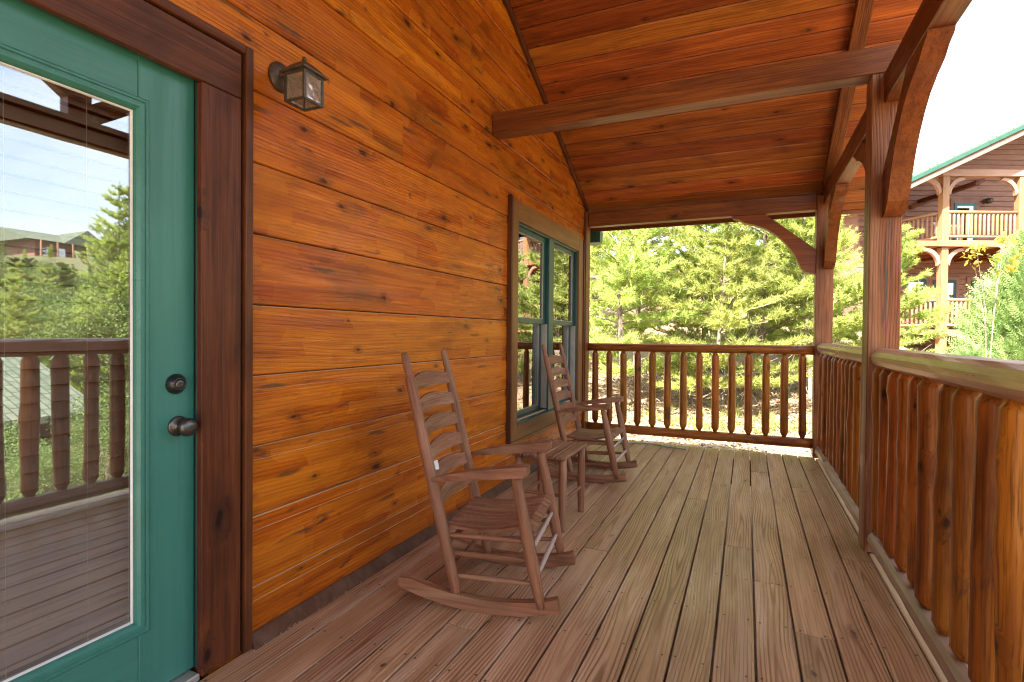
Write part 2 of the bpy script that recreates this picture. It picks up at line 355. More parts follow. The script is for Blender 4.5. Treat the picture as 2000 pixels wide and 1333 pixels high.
def shingle(name, a, b):
    m, t, n, l, B = new_mat(name); tc = n.new('ShaderNodeTexCoord')
    br = n.new('ShaderNodeTexBrick'); br.inputs['Color1'].default_value = a; br.inputs['Color2'].default_value = b; br.inputs['Mortar'].default_value = (a[0]*.4, a[1]*.4, a[2]*.4, 1)
    br.inputs['Scale'].default_value = 1; br.inputs['Brick Width'].default_value = .3; br.inputs['Row Height'].default_value = .14; br.inputs['Mortar Size'].default_value = .012
    l.new(tc.outputs['Object'], br.inputs['Vector']); nz = n.new('ShaderNodeTexNoise'); nz.inputs['Scale'].default_value = 9; l.new(tc.outputs['Object'], nz.inputs[0])
    mx = n.new('ShaderNodeMixRGB'); mx.blend_type = 'OVERLAY'; mx.inputs[0].default_value = .5; l.new(br.outputs[0], mx.inputs[1]); l.new(nz.outputs[0], mx.inputs[2])
    l.new(mx.outputs[0], B.inputs['Base Color']); B.inputs['Roughness'].default_value = .9
    bp = n.new('ShaderNodeBump'); bp.inputs['Strength'].default_value = .6; bp.inputs['Distance'].default_value = .02; l.new(br.outputs[1], bp.inputs['Height']); bp.invert = True; l.new(bp.outputs[0], B.inputs['Normal'])
    return m
M_SHINGLE = shingle('green_shingle', (.085, .115, .080, 1), (.135, .150, .108, 1))
def glass(name, refl, tint=(.92, .95, .93, 1)):
    m, t, n, l, B = new_mat(name); n.remove(B); out = n['Material Output']
    g = n.new('ShaderNodeBsdfGlossy'); g.inputs['Roughness'].default_value = 0.0; g.inputs['Color'].default_value = (.97, .98, 1, 1)
    tr = n.new('ShaderNodeBsdfTransparent'); tr.inputs['Color'].default_value = tint
    fr = n.new('ShaderNodeLayerWeight'); fr.inputs['Blend'].default_value = .35
    mr = n.new('ShaderNodeMapRange'); mr.inputs[3].default_value = refl; mr.inputs[4].default_value = 1.0; l.new(fr.outputs['Fresnel'], mr.inputs[0])
    mx = n.new('ShaderNodeMixShader'); l.new(mr.outputs[0], mx.inputs[0]); l.new(tr.outputs[0], mx.inputs[1]); l.new(g.outputs[0], mx.inputs[2]); l.new(mx.outputs[0], out.inputs[0])
    tc = n.new('ShaderNodeTexCoord'); nz = n.new('ShaderNodeTexNoise'); nz.inputs['Scale'].default_value = 2.2; l.new(tc.outputs['Object'], nz.inputs[0])
    bp = n.new('ShaderNodeBump'); bp.inputs['Strength'].default_value = .02; bp.inputs['Distance'].default_value = .02; l.new(nz.outputs[0], bp.inputs['Height']); l.new(bp.outputs[0], g.inputs['Normal'])
    return m
M_GLASS = glass('reflective_pane', .17)
M_WGLASS = glass('window_pane_glass', .34)
def seedy_glass():
    m, t, n, l, B = new_mat('seeded_lantern_glass'); n.remove(B); out = n['Material Output']
    g = n.new('ShaderNodeBsdfGlossy'); g.inputs['Roughness'].default_value = .08
    tr = n.new('ShaderNodeBsdfTransparent'); tr.inputs['Color'].default_value = (.82, .80, .74, 1)
    d = n.new('ShaderNodeBsdfDiffuse'); d.inputs['Color'].default_value = (.50, .44, .36, 1)
    tc = n.new('ShaderNodeTexCoord'); nz = n.new('ShaderNodeTexNoise'); nz.inputs['Scale'].default_value = 20; nz.inputs['Detail'].default_value = 1; l.new(tc.outputs['Object'], nz.inputs[0])
    bp = n.new('ShaderNodeBump'); bp.inputs['Strength'].default_value = .3; bp.inputs['Distance'].default_value = .005; l.new(nz.outputs[0], bp.inputs['Height']); l.new(bp.outputs[0], g.inputs['Normal'])
    m1 = n.new('ShaderNodeMixShader'); m1.inputs[0].default_value = .4; m2 = n.new('ShaderNodeMixShader'); m2.inputs[0].default_value = .35
    l.new(tr.outputs[0], m1.inputs[1]); l.new(d.outputs[0], m1.inputs[2]); l.new(m1.outputs[0], m2.inputs[1]); l.new(g.outputs[0], m2.inputs[2]); l.new(m2.outputs[0], out.inputs[0])
    return m
M_SEED = seedy_glass()
def leafmat(name, a, b, trans=.35, rough=.55):
    m, t, n, l, B = new_mat(name); out = n['Material Output']; tc = n.new('ShaderNodeTexCoord'); oi = n.new('ShaderNodeObjectInfo')
    nz = n.new('ShaderNodeTexNoise'); nz.inputs['Scale'].default_value = 1.6; nz.inputs['Detail'].default_value = 4; nz.inputs['Roughness'].default_value = .7; l.new(tc.outputs['Object'], nz.inputs[0])
    mr = n.new('ShaderNodeMapRange'); mr.inputs[1].default_value = .36; mr.inputs[2].default_value = .64; l.new(nz.outputs[0], mr.inputs[0])
    mx = n.new('ShaderNodeMixRGB'); mx.inputs[1].default_value = a; mx.inputs[2].default_value = b; l.new(mr.outputs[0], mx.inputs[0])
    hs = n.new('ShaderNodeHueSaturation'); l.new(mx.outputs[0], hs.inputs['Color']); mr2 = n.new('ShaderNodeMapRange'); mr2.inputs[3].default_value = .82; mr2.inputs[4].default_value = 1.2
    l.new(oi.outputs['Random'], mr2.inputs[0]); l.new(mr2.outputs[0], hs.inputs['Value'])
    mr3 = n.new('ShaderNodeMapRange'); mr3.inputs[3].default_value = .485; mr3.inputs[4].default_value = .515; l.new(oi.outputs['Random'], mr3.inputs[0]); l.new(mr3.outputs[0], hs.inputs['Hue'])
    l.new(hs.outputs[0], B.inputs['Base Color']); B.inputs['Roughness'].default_value = rough; B.inputs['Specular IOR Level'].default_value = .3
    tl = n.new('ShaderNodeBsdfTranslucent'); l.new(hs.outputs[0], tl.inputs['Color']); ms = n.new('ShaderNodeMixShader'); ms.inputs[0].default_value = trans
    l.new(B.outputs[0], ms.inputs[1]); l.new(tl.outputs[0], ms.inputs[2]); l.new(ms.outputs[0], out.inputs[0])
    return m
M_PINE = leafmat('pine_needles', (.31, .38, .100, 1), (.48, .55, .150, 1), .52)
M_PINED = leafmat('dark_pine_needles', (.075, .12, .035, 1), (.18, .23, .055, 1), .3)
M_LEAF = leafmat('green_leaves', (.10, .16, .05, 1), (.19, .25, .07, 1), .35)
M_YLEAF = leafmat('yellow_leaves', (.46, .34, .03, 1), (.38, .38, .06, 1), .4)
M_RLEAF = leafmat('rusty_leaves', (.22, .10, .03, 1), (.36, .19, .05, 1), .35)
M_JUN = leafmat('cedar_sprays', (.17, .26, .085, 1), (.31, .38, .14, 1), .3)
M_GRASS = leafmat('green_undergrowth', (.15, .19, .04, 1), (.28, .27, .08, 1), .35)
M_LITTER = leafmat('dry_leaf_litter', (.27, .17, .10, 1), (.40, .30, .20, 1), .15)
M_BARK = plain('grey_brown_bark', (.20, .15, .12, 1), .9, noise=.35, nscale=14, bump=.8)
def groundmat():
    m, t, n, l, B = new_mat('sandy_hillside'); tc = n.new('ShaderNodeTexCoord')
    a = n.new('ShaderNodeTexNoise'); a.inputs['Scale'].default_value = .35; a.inputs['Detail'].default_value = 8; a.inputs['Roughness'].default_value = .65
    b = n.new('ShaderNodeTexNoise'); b.inputs['Scale'].default_value = 9; b.inputs['Detail'].default_value = 6; b.inputs['Roughness'].default_value = .7
    l.new(tc.outputs['Object'], a.inputs[0]); l.new(tc.outputs['Object'], b.inputs[0])
    m1 = n.new('ShaderNodeMixRGB'); m1.inputs[1].default_value = (.27, .185, .11, 1); m1.inputs[2].default_value = (.20, .11, .06, 1)
    r1 = n.new('ShaderNodeMapRange'); r1.inputs[1].default_value = .42; r1.inputs[2].default_value = .62; l.new(b.outputs[0], r1.inputs[0]); l.new(r1.outputs[0], m1.inputs[0])
    m2 = n.new('ShaderNodeMixRGB'); m2.inputs[2].default_value = (.20, .21, .06, 1); r2 = n.new('ShaderNodeMapRange'); r2.inputs[1].default_value = .52; r2.inputs[2].default_value = .66; r2.inputs[4].default_value = .7
    l.new(a.outputs[0], r2.inputs[0]); l.new(r2.outputs[0], m2.inputs[0]); l.new(m1.outputs[0], m2.inputs[1])
    sx = n.new('ShaderNodeSeparateXYZ'); l.new(tc.outputs['Object'], sx.inputs[0]); r3 = n.new('ShaderNodeMapRange'); r3.inputs[1].default_value = 10; r3.inputs[2].default_value = 26; r3.inputs[4].default_value = .85
    l.new(sx.outputs[0], r3.inputs[0]); m3 = n.new('ShaderNodeMixRGB'); m3.inputs[2].default_value = (.07, .085, .03, 1); l.new(r3.outputs[0], m3.inputs[0]); l.new(m2.outputs[0], m3.inputs[1]); l.new(m3.outputs[0], B.inputs['Base Color']); B.inputs['Roughness'].default_value = .95
    bp = n.new('ShaderNodeBump'); bp.inputs['Strength'].default_value = .8; bp.inputs['Distance'].default_value = .05; l.new(b.outputs[0], bp.inputs['Height']); l.new(bp.outputs[0], B.inputs['Normal'])
    return m
M_GROUND = groundmat()

# ------------------------------------------------------------------ terrain
def sm(a, b, x):
    t = min(1, max(0, (x-a)/(b-a))); return t*t*(3-2*t)
def gz(x, y):
    z = -0.62
    z += 9.0*sm(9, 60, y+max(0, -x)*.3)*(1-.55*sm(2, 16, x))      # hill behind the porch end
    z -= 2.6*sm(3.5, 12, x)*(1-.6*sm(9, 24, y))                    # falls away beside the porch
    z += 11.0*sm(24, 105, x)+6*sm(105, 200, x)                        # the far slope with the lodge on top
    z += .12*math.sin(x*.9+1)*math.cos(y*.7)+.05*math.sin(x*2.3+y*1.9)
    return z
xs = np.concatenate([-np.geomspace(12, 600, 14)[::-1], np.linspace(-10, 30, 61), np.geomspace(33, 600, 26)])
ys = np.concatenate([-np.geomspace(12, 600, 14)[::-1], np.linspace(-10, 34, 67), np.geomspace(37, 600, 24)])
vs = [(x, y, gz(x, y)) for y in ys for x in xs]; nx = len(xs)
fs = [[j*nx+i, j*nx+i+1, (j+1)*nx+i+1, (j+1)*nx+i] for j in range(len(ys)-1) for i in range(nx-1)]
tag(link('ground', mesh_of('ground', vs, fs, M_GROUND, True)), 'sandy brown sloping ground with leaf litter beyond the porch', kind='structure')

# ------------------------------------------------------------------ deck
deck = MB()
for y in (-2.0, 2.0, 5.8): deck.box(.06, 2.5, y, y+.04, -.30, -.045)
deck.box(.02, .06, -2.05, 6.0, -.30, -.045); deck.box(2.44, 2.48, -2.05, 6.02, -.30, -.045)
dk = link('porch_deck', deck.mesh('deck_joists', M_TRIM)); tag(dk, 'brown stained plank deck floor of the porch', kind='structure')
joints = {6: [2.43], 5: [2.86, 5.15], 3: [3.68, .9], 2: [4.10], 4: [3.276, -.4], 1: [1.2], 0: [4.7, .4], -1: [2.9], -2: [.7], -3: [1.9], -4: [4.2], -5: [1.3], 7: [4.75]}
def deckrow(x0, x1, js, mat, y0=-2.06, y1=6.04, z=0.0):
    e = [y0]+sorted(js)+[y1]
    for a, b in zip(e[:-1], e[1:]):
        dz = random.uniform(-.0015, .001)
        abox('deck_board', x0, x1, a+.0015, b-.0015, z-.038+dz, z+dz, mat, dk, .0022, along=1)
for k in range(-7, 8):
    x0 = 1.037+.146*k+.0042; deckrow(x0, x0+.1375, joints.get(k, []), M_DECK)
deckrow(2.209, 2.348, [3.35, 1.1], M_DECK, y1=6.03)
for a, b in ((-1.83, .65), (.80, 3.50), (3.65, 5.98)):
    abox('deck_board', 2.358, 2.492, a+.002, b-.002, -.040, -.002, M_DECKNEW, dk, .004, along=1)
sv, sf = [], []
for k in range(-7, 9):
    for y in np.arange(-1.6, 6.05, .405):
        for e in (.022, .118):
            x = 1.037+.146*k+e+random.uniform(-.006, .006); yy = y+random.uniform(-.01, .01); n0 = len(sv)
            for q in range(6): sv.append((x+.0052*math.cos(q*1.047), yy+.0052*math.sin(q*1.047), .0012))
            sf.append([n0+q for q in range(6)])
tag(link('screw_heads', mesh_of('screw_heads', sv, sf, M_SCREW), None, dk), kind='stuff')

# ------------------------------------------------------------------ cabin wall
RY, RZ, SL = 2.15, 4.489, .475            # ridge of the porch gable, ceiling slope
def ceil_z(y): return RZ-SL*abs(y-RY)
sh = MB()
D0, D1, DT = .285, 1.242, 2.066           # door opening
W0, W1, WB, WT = 3.965, 5.66, .476, 2.112  # window opening
X0, X1 = -.14, -.045
sh.box(X0, X1, -2.05, D0-.02, -.3, 2.5); sh.box(X0, X1, D0-.02, D1+.02, DT+.02, 2.5); sh.box(X0, X1, D1+.02, W0-.02, -.3, 2.5)
sh.box(X0, X1, W0-.02, W1+.02, -.3, WB-.02); sh.box(X0, X1, W0-.02, W1+.02, WT+.02, 2.5); sh.box(X0, X1, W1+.02, 6.0, -.3, 2.5)
sh.poly_prism([(X0, -2.05, 2.5), (X0, 6.0, 2.5), (X0, 6.0, 2.6), (X0, RY, 4.42), (X0, -2.05, 2.45)], (X1-X0, 0, 0))
sh.box(-6, X0, 5.9, 6.0, -.6, 2.6); sh.box(-6, X0, -2.05, -1.95, -.6, 2.6); sh.box(-6, -5.9, -1.95, 5.9, -.6, 2.6); sh.box(-5.9, X0, -1.95, 5.9, -.2, -.1); sh.box(-5.9, X0, -1.95, 5.9, 2.5, 2.58)
cw = link('cabin_wall', sh.mesh('cabin_shell', M_DARKROOM)); tag(cw, 'amber stained wooden plank wall of the cabin beside the porch', 'wall')
def siding(y0, y1, z0):
    """one dutch-lap board: long along +Y (local X), up = local Y, outward +X = local Z"""
    h = .2715
    prof = [(0.000, -.030), (0.0015, -.004), (.005, 0.0), (.2150, 0.0), (.2164, -.0048), (.2655, -.0058), (.2686, -.0095), (.2695, -.030)]
    vs = []
    for e in (0, 1):
        for (u, wv) in prof:
            z = z0+u; y = y0 if e == 0 else y1
            lim = (4.56-z)/SL
            y = max(y, RY-lim) if e == 0 else min(y, RY+lim)
            vs.append((y-y0, u, wv))
    k = len(prof); fs = [[i, i+1, k+i+1, k+i] for i in range(k-1)]+[list(range(k)), list(range(2*k-1, k-1, -1))]
    me = mesh_of('siding_plank', vs, fs)
    bm = bmesh.new(); bm.from_mesh(me); bmesh.ops.recalc_face_normals(bm, faces=bm.faces); bm.to_mesh(me); bm.free()
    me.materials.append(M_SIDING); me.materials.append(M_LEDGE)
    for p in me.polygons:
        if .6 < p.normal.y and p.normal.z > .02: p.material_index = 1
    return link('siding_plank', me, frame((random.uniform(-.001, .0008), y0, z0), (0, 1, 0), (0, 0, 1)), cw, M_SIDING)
wjoints = {8: [2.413], 9: [1.1], 10: [3.05], 11: [.4], 12: [2.6], 13: [1.5], 14: [2.2], 0: [2.75], 1: [.2]}
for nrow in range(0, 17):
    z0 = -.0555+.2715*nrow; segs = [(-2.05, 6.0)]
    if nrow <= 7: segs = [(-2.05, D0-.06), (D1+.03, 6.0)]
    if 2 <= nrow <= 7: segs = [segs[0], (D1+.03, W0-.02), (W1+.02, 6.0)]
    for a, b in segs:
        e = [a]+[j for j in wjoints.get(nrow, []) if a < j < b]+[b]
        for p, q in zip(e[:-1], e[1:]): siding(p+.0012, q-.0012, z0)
for a, b in ((-2.05, D0-.2), (1.432, 6.0)):
    m = MB(); m.poly_prism([(0, a, 0), (.048, a, 0), (.044, a, .012), (.008, a, .044), (0.001, a, .046)], (0, b-a, 0))
    link('skirting_board', m.mesh('skirting_board', M_SKIRT), None, cw)
# corner board and rake trim
abox('corner_board', .002, .032, 5.915, 6.06, -.02, 2.60, M_BEAM, cw, .003)
abox('corner_board', -.12, .030, 6.062, 6.085, -.3, 2.58, M_BEAM, cw, .003)
for s in (1, -1):
    yb = RY+s*3.86; L = math.hypot(3.86, 3.86*SL)
    board('rake_trim', (.0015, yb, ceil_z(yb)-.005), (0, -s, SL), (0, -SL if s > 0 else -SL, -s*1.0) if s > 0 else (0, -SL, -1), L, .045, .030 if s > 0 else .030, M_TRIM, cw, .003)

# ------------------------------------------------------------------ door
DX = -.02
door = thing('entry_door', 'green glazed entry door with dark wood casing, blinds behind its tall pane', 'door', (0, .76, 0))
GY0, GY1, GZ0, GZ1 = .50, 1.040, .282, 1.880       # sight edge of the pane
abox('stile', DX-.045, DX, GY1+.012, D1-.004, .03, DT-.004, M_GREEN, door, .004)
abox('stile', DX-.045, DX, D0+.004, GY0-.012, .03, DT-.004, M_GREEN, door, .004)
abox('rail', DX-.044, DX-.001, GY0-.012, GY1+.012, .03, GZ0-.012, M_GREEN, door, .002)
abox('rail', DX-.044, DX-.001, GY0-.012, GY1+.012, GZ1+.012, DT-.004, M_GREEN, door, .002)
def moulding(y0, y1, z0, z1, wd, xs_, name):
    """picture-frame moulding swept round the pane; xs_ = profile (inset, height)"""
    prof = xs_; vs = []; fs = []; k = len(prof)
    for i, (sy, sz) in enumerate(((0, 0), (1, 0), (1, 1), (0, 1))):
        for ins, h in prof: vs.append((DX+h, (y0+ins if sy == 0 else y1-ins), (z0+ins if sz == 0 else z1-ins)))
    for i in range(4):
        j = (i+1) % 4
        for p in range(k-1): fs.append([i*k+p, j*k+p, j*k+p+1, i*k+p+1])
    m = mesh_of(name, vs, fs, M_GREEN); bm = bmesh.new(); bm.from_mesh(m); bmesh.ops.recalc_face_normals(bm, faces=bm.faces); bm.to_mesh(m); bm.free()
    if m.polygons[1].normal.x < 0: m.flip_normals()
    return m
link('glazing_moulding', moulding(GY0-.042, GY1+.042, GZ0-.042, GZ1+.042, .04, [(0, -.001), (0, .006), (.004, .010), (.010, .010), (.013, .006), (.017, .006), (.020, .012), (.030, .012), (.038, .004), (.042, -.012)], 'glazing_moulding'), None, door)
link('glazing_bead', moulding(GY0-.001, GY1+.001, GZ0-.001, GZ1+.001, .01, [(0, -.012), (.001, -.006), (.004, -.006), (.006, -.013)], 'glazing_bead'), None, door).data.materials[0] = M_WHITE
abox('pane', DX-.016, DX-.012, GY0-.005, GY1+.005, GZ0-.005, GZ1+.005, M_GLASS, door, 0.0005, along=2)
bl = link('blind', boxmesh(.62, .03, .03, .003, 'head_rail'), frame((DX-.055, GY0-.04, GZ1-.01), (0, 1, 0), (0, 0, 1)), door, M_SLAT)
zz = GZ1-.03
while zz > GZ0-.01:
    a = R(62); board('slat', (DX-.052, GY0-.03, zz), (0, 1, 0), (-math.cos(a), 0, math.sin(a)), .60, .050, .0022, M_SLAT, bl, .0005); zz -= .0475
for y in (.62, .735, .925): abox('cord', DX-.0275, DX-.0262, y-.0008, y+.0008, GZ0, GZ1, M_CORD, bl, .0002)
abox('casing', .0, .026, D1-.012, 1.385, .012, 2.043, M_TRIM, door, .003)
abox('casing', .0, .026, D0-.15, D0+.01, .012, 2.043, M_TRIM, door, .003)
abox('casing', .0, .027, D0-.15, 1.385, 2.045, 2.205, M_TRIM, door, .003)
abox('edge_strip', .0, .036, 1.397, 1.430, .005, 2.243, M_TRIM, door, .003)
abox('edge_strip', .0, .036, D0-.19, 1.396, 2.212, 2.243, M_TRIM, door, .003)
abox('jamb', -.13, -.001, D1, D1+.028, .0, DT+.02, M_TRIM, door, .002)
abox('jamb', -.13, -.001, D0-.03, D0-.002, .0, DT+.02, M_TRIM, door, .002)
abox('jamb', -.13, -.0015, D0, D1-.0005, DT-.001, DT+.0195, M_TRIM, door, .002)
abox('threshold', -.13, .024, D0, D1-.014, .002, .027, M_ALU, door, .004)
abox('weather_strip', DX-.002, DX+.010, D1-.0035, D1-.0005, .03, DT-.004, M_GREEND, door, .0008)
kn = link('door_knob', lathe('door_knob', [(0, .034), (.004, .034), (.008, .030), (.012, .016), (.030, .0125), (.034, .020), (.040, .0265), (.050, .0305), (.060, .028), (.067, .020), (.070, .008)]), frame((DX, 1.178, .880), (1, 0, 0), (0, 1, 0)), door, M_PEWTER)
db = link('deadbolt', lathe('deadbolt', [(0, .034), (.006, .034), (.020, .024), (.024, .021), (.0245, .017), (.022, .016)]), frame((DX, 1.171, 1.022), (1, 0, 0), (0, 1, 0)), door, M_BLACK)
link('key_cylinder', lathe('key_cylinder', [(.018, .0155), (.0250, .0155), (.0265, .012), (.0265, .004), (.0262, .002)]), WM[db], db, M_PEWTER)

# ------------------------------------------------------------------ window
win = thing('double_sash_window', 'twin green sash windows framed in brown wood behind the far rocking chair', 'window', (0, 4.8, .33))
abox('casing', .0, .026, 3.825, W0-.003, .335, WT+.15, M_WTRIM, win, .003)
abox('casing', .0, .026, W1+.003, 5.815, .335, WT+.15, M_WTRIM, win, .003)
abox('casing', .0, .025, W0-.003, W1+.003, WT, WT+.16, M_WTRIM, win, .003)
abox('casing', .0, .025, W0-.003, W1+.003, .335, .462, M_WTRIM, win, .003)
abox('edge_strip', .0, .040, 3.797, 3.822, .325, 2.285, M_TRIM, win, .003)
abox('edge_strip', .0, .040, 5.818, 5.842, .325, 2.262, M_TRIM, win, .003)
abox('edge_strip', .0, .034, 3.8225, 5.8175, .310, .334, M_WTRIM, win, .003)
FX = -.105
abox('frame', FX, .006, W0, W0+.018, WB, WT, M_GREEND, win, .002); abox('frame', FX, .006, W1-.018, W1, WB, WT, M_GREEND, win, .002)
abox('frame', FX, .006, W0+.018, W1-.018, WT-.018, WT, M_GREEND, win, .002)
MU0, MU1 = 4.735, 4.865
abox('mullion', FX, .012, MU0, MU1, WB, WT-.018, M_GREEND, win, .003)
m = MB(); m.poly_prism([(FX, W0, .462), (.034, W0, .462), (.034, W0, .470), (FX, W0, .500)], (0, W1-W0, 0)); link('sill', m.mesh('sill', M_GREEND), None, win)
def sash(y0, y1, z0, z1, x, nm):
    f = .042
    mb = MB(); mb.box(x-.03, x, y0, y0+f, z0, z1); mb.box(x-.03, x, y1-f, y1, z0, z1); mb.box(x-.03, x, y0+f, y1-f, z0, z0+f); mb.box(x-.03, x, y0+f, y1-f, z1-f, z1)
    s_ = link('sash', mb.mesh('sash', M_GREEND), None, win)
    b_ = MB(); g = .006
    b_.box(x-.022, x-.006, y0+f, y0+f+g, z0+f, z1-f); b_.box(x-.022, x-.006, y1-f-g, y1-f, z0+f, z1-f); b_.box(x-.022, x-.006, y0+f+g, y1-f-g, z0+f, z0+f+g); b_.box(x-.022, x-.006, y0+f+g, y1-f-g, z1-f-g, z1-f)
    link('glazing_bead', b_.mesh('glazing_bead', M_LINER), None, s_)
    abox('pane', x-.017, x-.013, y0+f+.003, y1-f-.003, z0+f+.003, z1-f-.003, M_WGLASS, s_, .0005, along=2)
MID = 1.312
for a, b in ((W0+.018, MU0), (MU1, W1-.018)):
    sash(a+.012, b-.012, MID-.02, WT-.02, -.022, 'u'); sash(a+.020, b-.020, .492, MID+.022, -.058, 'l')
    for y0, y1 in ((a, a+.011), (b-.011, b)):
        abox('jamb_liner', -.056, -.004, y0, y1, .50, MID-.022, M_LINER, win, .001); abox('jamb_liner', -.100, -.057, y0, y1, .50, WT-.02, M_LINER, win, .001)
    bb = abox('blind', -.135, -.11, a+.03, b-.03, WT-.07, WT-.03, M_SLAT, win, .002)
    zz = WT-.08
    while zz > .50:
        al = R(35); board('slat', (-.105, a+.03, zz), (0, 1, 0), (-math.cos(al), 0, math.sin(al)), b-a-.06, .04, .002, M_SLAT, bb, .0004); zz -= .045

# ------------------------------------------------------------------ porch roof
XE = 2.86
rf = MB()
tk = .16
for s in (1, -1):
    ye = RY+s*4.22
    pts = [(-6.2, RY, RZ+.025), (-6.2, ye, ceil_z(ye)+.025), (-6.2, ye, ceil_z(ye)+tk), (-6.2, RY, RZ+.025+tk)]
    rf.poly_prism(pts, (6.2+XE, 0, 0))
roof = link('porch_roof', rf.mesh('porch_roof', M_SHINGLE)); tag(roof, 'sloping porch roof lined with red brown ceiling boards', 'roof')  # this is the gable roof of the porch, carried back over the cabin
cs, slen = 1/math.hypot(1, SL), math.hypot(1, SL)
def cboard(yc0, yc1, s):
    """T&G ceiling board between two Y stations, long along X, with chamfered lower edges"""
    ya, yb = RY+s*(yc0), RY+s*(yc1)
    o = (.002, yb, ceil_z(yb)); ay = Vector((0, ya-yb, ceil_z(ya)-ceil_z(yb)))
    Wd = ay.length-.005
    prof = [(0, .022), (0, .009), (.010, 0), (Wd-.010, 0), (Wd, .009), (Wd, .022)]
    L = XE-.004
    vs = [(e*L, p, t_) for e in (0, 1) for p, t_ in prof]; k = 6
    fs = [[i, (i+1) % k, k+(i+1) % k, k+i] for i in range(k)]+[list(range(k)), list(range(2*k-1, k-1, -1))]
    me = mesh_of('ceiling_board', vs, fs); bm = bmesh.new(); bm.from_mesh(me); bmesh.ops.recalc_face_normals(bm, faces=bm.faces); bm.to_mesh(me); bm.free()
    F = frame(o, (1, 0, 0), ay)
    if F.col[2].z < 0:  # make local Z point up
        F = frame((XE-.002, yb, ceil_z(yb)), (-1, 0, 0), ay)
    return link('ceiling_board', me, F, roof, M_CEIL)
PIT = .1645; d = 3.79+PIT*.0
yst = [4.215]; q = 5.928-RY
while q+PIT < 4.2: q += PIT
while q > 0.0: yst.append(q); q -= PIT
yst.append(0.003)
for s in (1, -1):
    for a, b in zip(yst[1:], yst[:-1]): cboard(a, b, s)
for s in (1, -1):
    ye = RY+s*4.225
    abox('fascia', -6.2, XE, min(ye, ye+s*.022), max(ye, ye+s*.022), ceil_z(ye)-.03, ceil_z(ye)+.15, M_BEAM, roof, .003)
    L = 4.2*slen
    o = (2.365, RY+s*4.2, ceil_z(RY+s*4.2)-.0015); F = frame(o, (0, -s, SL), (1, 0, 0))
    if F.col[2].z > 0: F = frame((2.465, o[1], o[2]), (0, -s, SL), (-1, 0, 0))
    me = boxmesh(L-.03, .10, .085, .004, 'rake_rafter'); link('rake_rafter', me, F, roof, M_BEAM)
    o = (XE, RY+s*4.24, ceil_z(RY+s*4.24)-.02); F = frame(o, (0, -s, SL), (0, SL*s, 1))
    board('barge_board', o, (0, -s, SL), (0, s*SL, 1), L+.04, .20, .024, M_BEAM, roof)
# gutter of the cabin eave beyond the corner
gm = MB(); gm.poly_prism([(-5.9, 6.42, 2.47), (-5.9, 6.42, 2.33), (-5.9, 6.50, 2.31), (-5.9, 6.55, 2.38), (-5.9, 6.56, 2.47)], (5.96, 0, 0))
gt = link('roof_gutter', gm.mesh('roof_gutter', M_GUTTER)); tag(gt, 'dark green metal gutter end under the eave past the wall corner', 'gutter')

# ------------------------------------------------------------------ timber frame
PX0, PX1 = 2.333, 2.483
def brace_mesh(name, leg, th, wd):
    """knee brace in local XZ: runs from the post (x=0, z=-leg) to the beam (x=leg, z=0); curved underside"""
    pts = [(0, -.384), (.46, 0), (.767, 0), (.765, -.014), (.752, -.024), (.70, -.040), (.647, -.077), (.55, -.105), (.45, -.148), (.37, -.203), (.296, -.274), (.236, -.348), (.186, -.428), (.152, -.50), (.124, -.565), (.085, -.600), (.03, -.622), (0, -.625)]
    mb = MB(); mb.poly_prism([(x, 0, z) for x, z in pts], (0, wd, 0)); return mb.mesh(name)
BR = brace_mesh('knee_brace', .60, .12, .094)
def post(y0, label, zt=2.645, seed=0, faces=()):
    p = thing('porch_post', label, 'post', ((PX0+PX1)/2, y0+.075, 0), group='porch posts')
    abox('shaft', PX0, PX1, y0, y0+.15, -.30 if y0 > 9 else 0.0, zt, M_POST, p, .005)
    return p
pA = post(3.50, 'square brown porch post with long drying cracks, standing in the middle of the log railing')
pB = post(5.98, 'square brown porch post at the far corner of the deck', zt=2.58)
pC = post(.65, 'square porch post behind the camera side of the railing'); pD = post(-1.83, 'square porch post at the rear corner of the deck', zt=2.58)
def brace(par, o, ax, ay): link('knee_brace', BR, frame(o, ax, ay), par, M_BRACE)
HX = 2.390
brace(pA, (HX, 3.499, 2.478), (0, -1, 0), (1, 0, 0)); brace(pA, (HX+.094, 3.651, 2.478), (0, 1, 0), (-1, 0, 0))
brace(pB, (HX, 5.979, 2.478), (0, -1, 0), (1, 0, 0))
brace(pB, (PX0-.001, 6.094, 2.438), (-1, 0, 0), (0, -1, 0))
brace(pC, (HX+.094, .801, 2.478), (0, 1, 0), (-1, 0, 0)); brace(pC, (HX, .649, 2.478), (0, -1, 0), (1, 0, 0)); brace(pD, (HX+.094, -1.679, 2.478), (0, 1, 0), (-1, 0, 0))
# drying cracks of the near post (thin dark splits let into the face)
def crack(par, y, x, z0, z1, wdt):
    pts = []; k = 18
    for i in range(k+1):
        z = z0+(z1-z0)*i/k; wv = x+.0012*math.sin(i*.8)+random.uniform(-.0016, .0016)-.006*(i/k); pts.append((wv, z, wdt*math.sin(math.pi*i/k)**.5*random.uniform(.5, 1)))
    vs, fs = [], []
    for wv, z, h in pts: vs += [(wv-h, y, z), (wv+h, y, z)]
    for i in range(k): fs.append([2*i, 2*i+1, 2*i+3, 2*i+2])
    link('drying_crack', mesh_of('drying_crack', vs, fs, M_BLACK), None, par)
crack(pA, 3.4994, 2.418, 1.10, 1.75, .0035); crack(pA, 3.4994, 2.424, 1.62, 2.46, .0028)
tb = abox('tie_beam', .003, 2.520, 3.502, 3.632, 2.648, 2.800, M_BEAM, None, .005); tag(tb, 'heavy brown tie beam crossing under the ceiling from wall to post', 'beam')
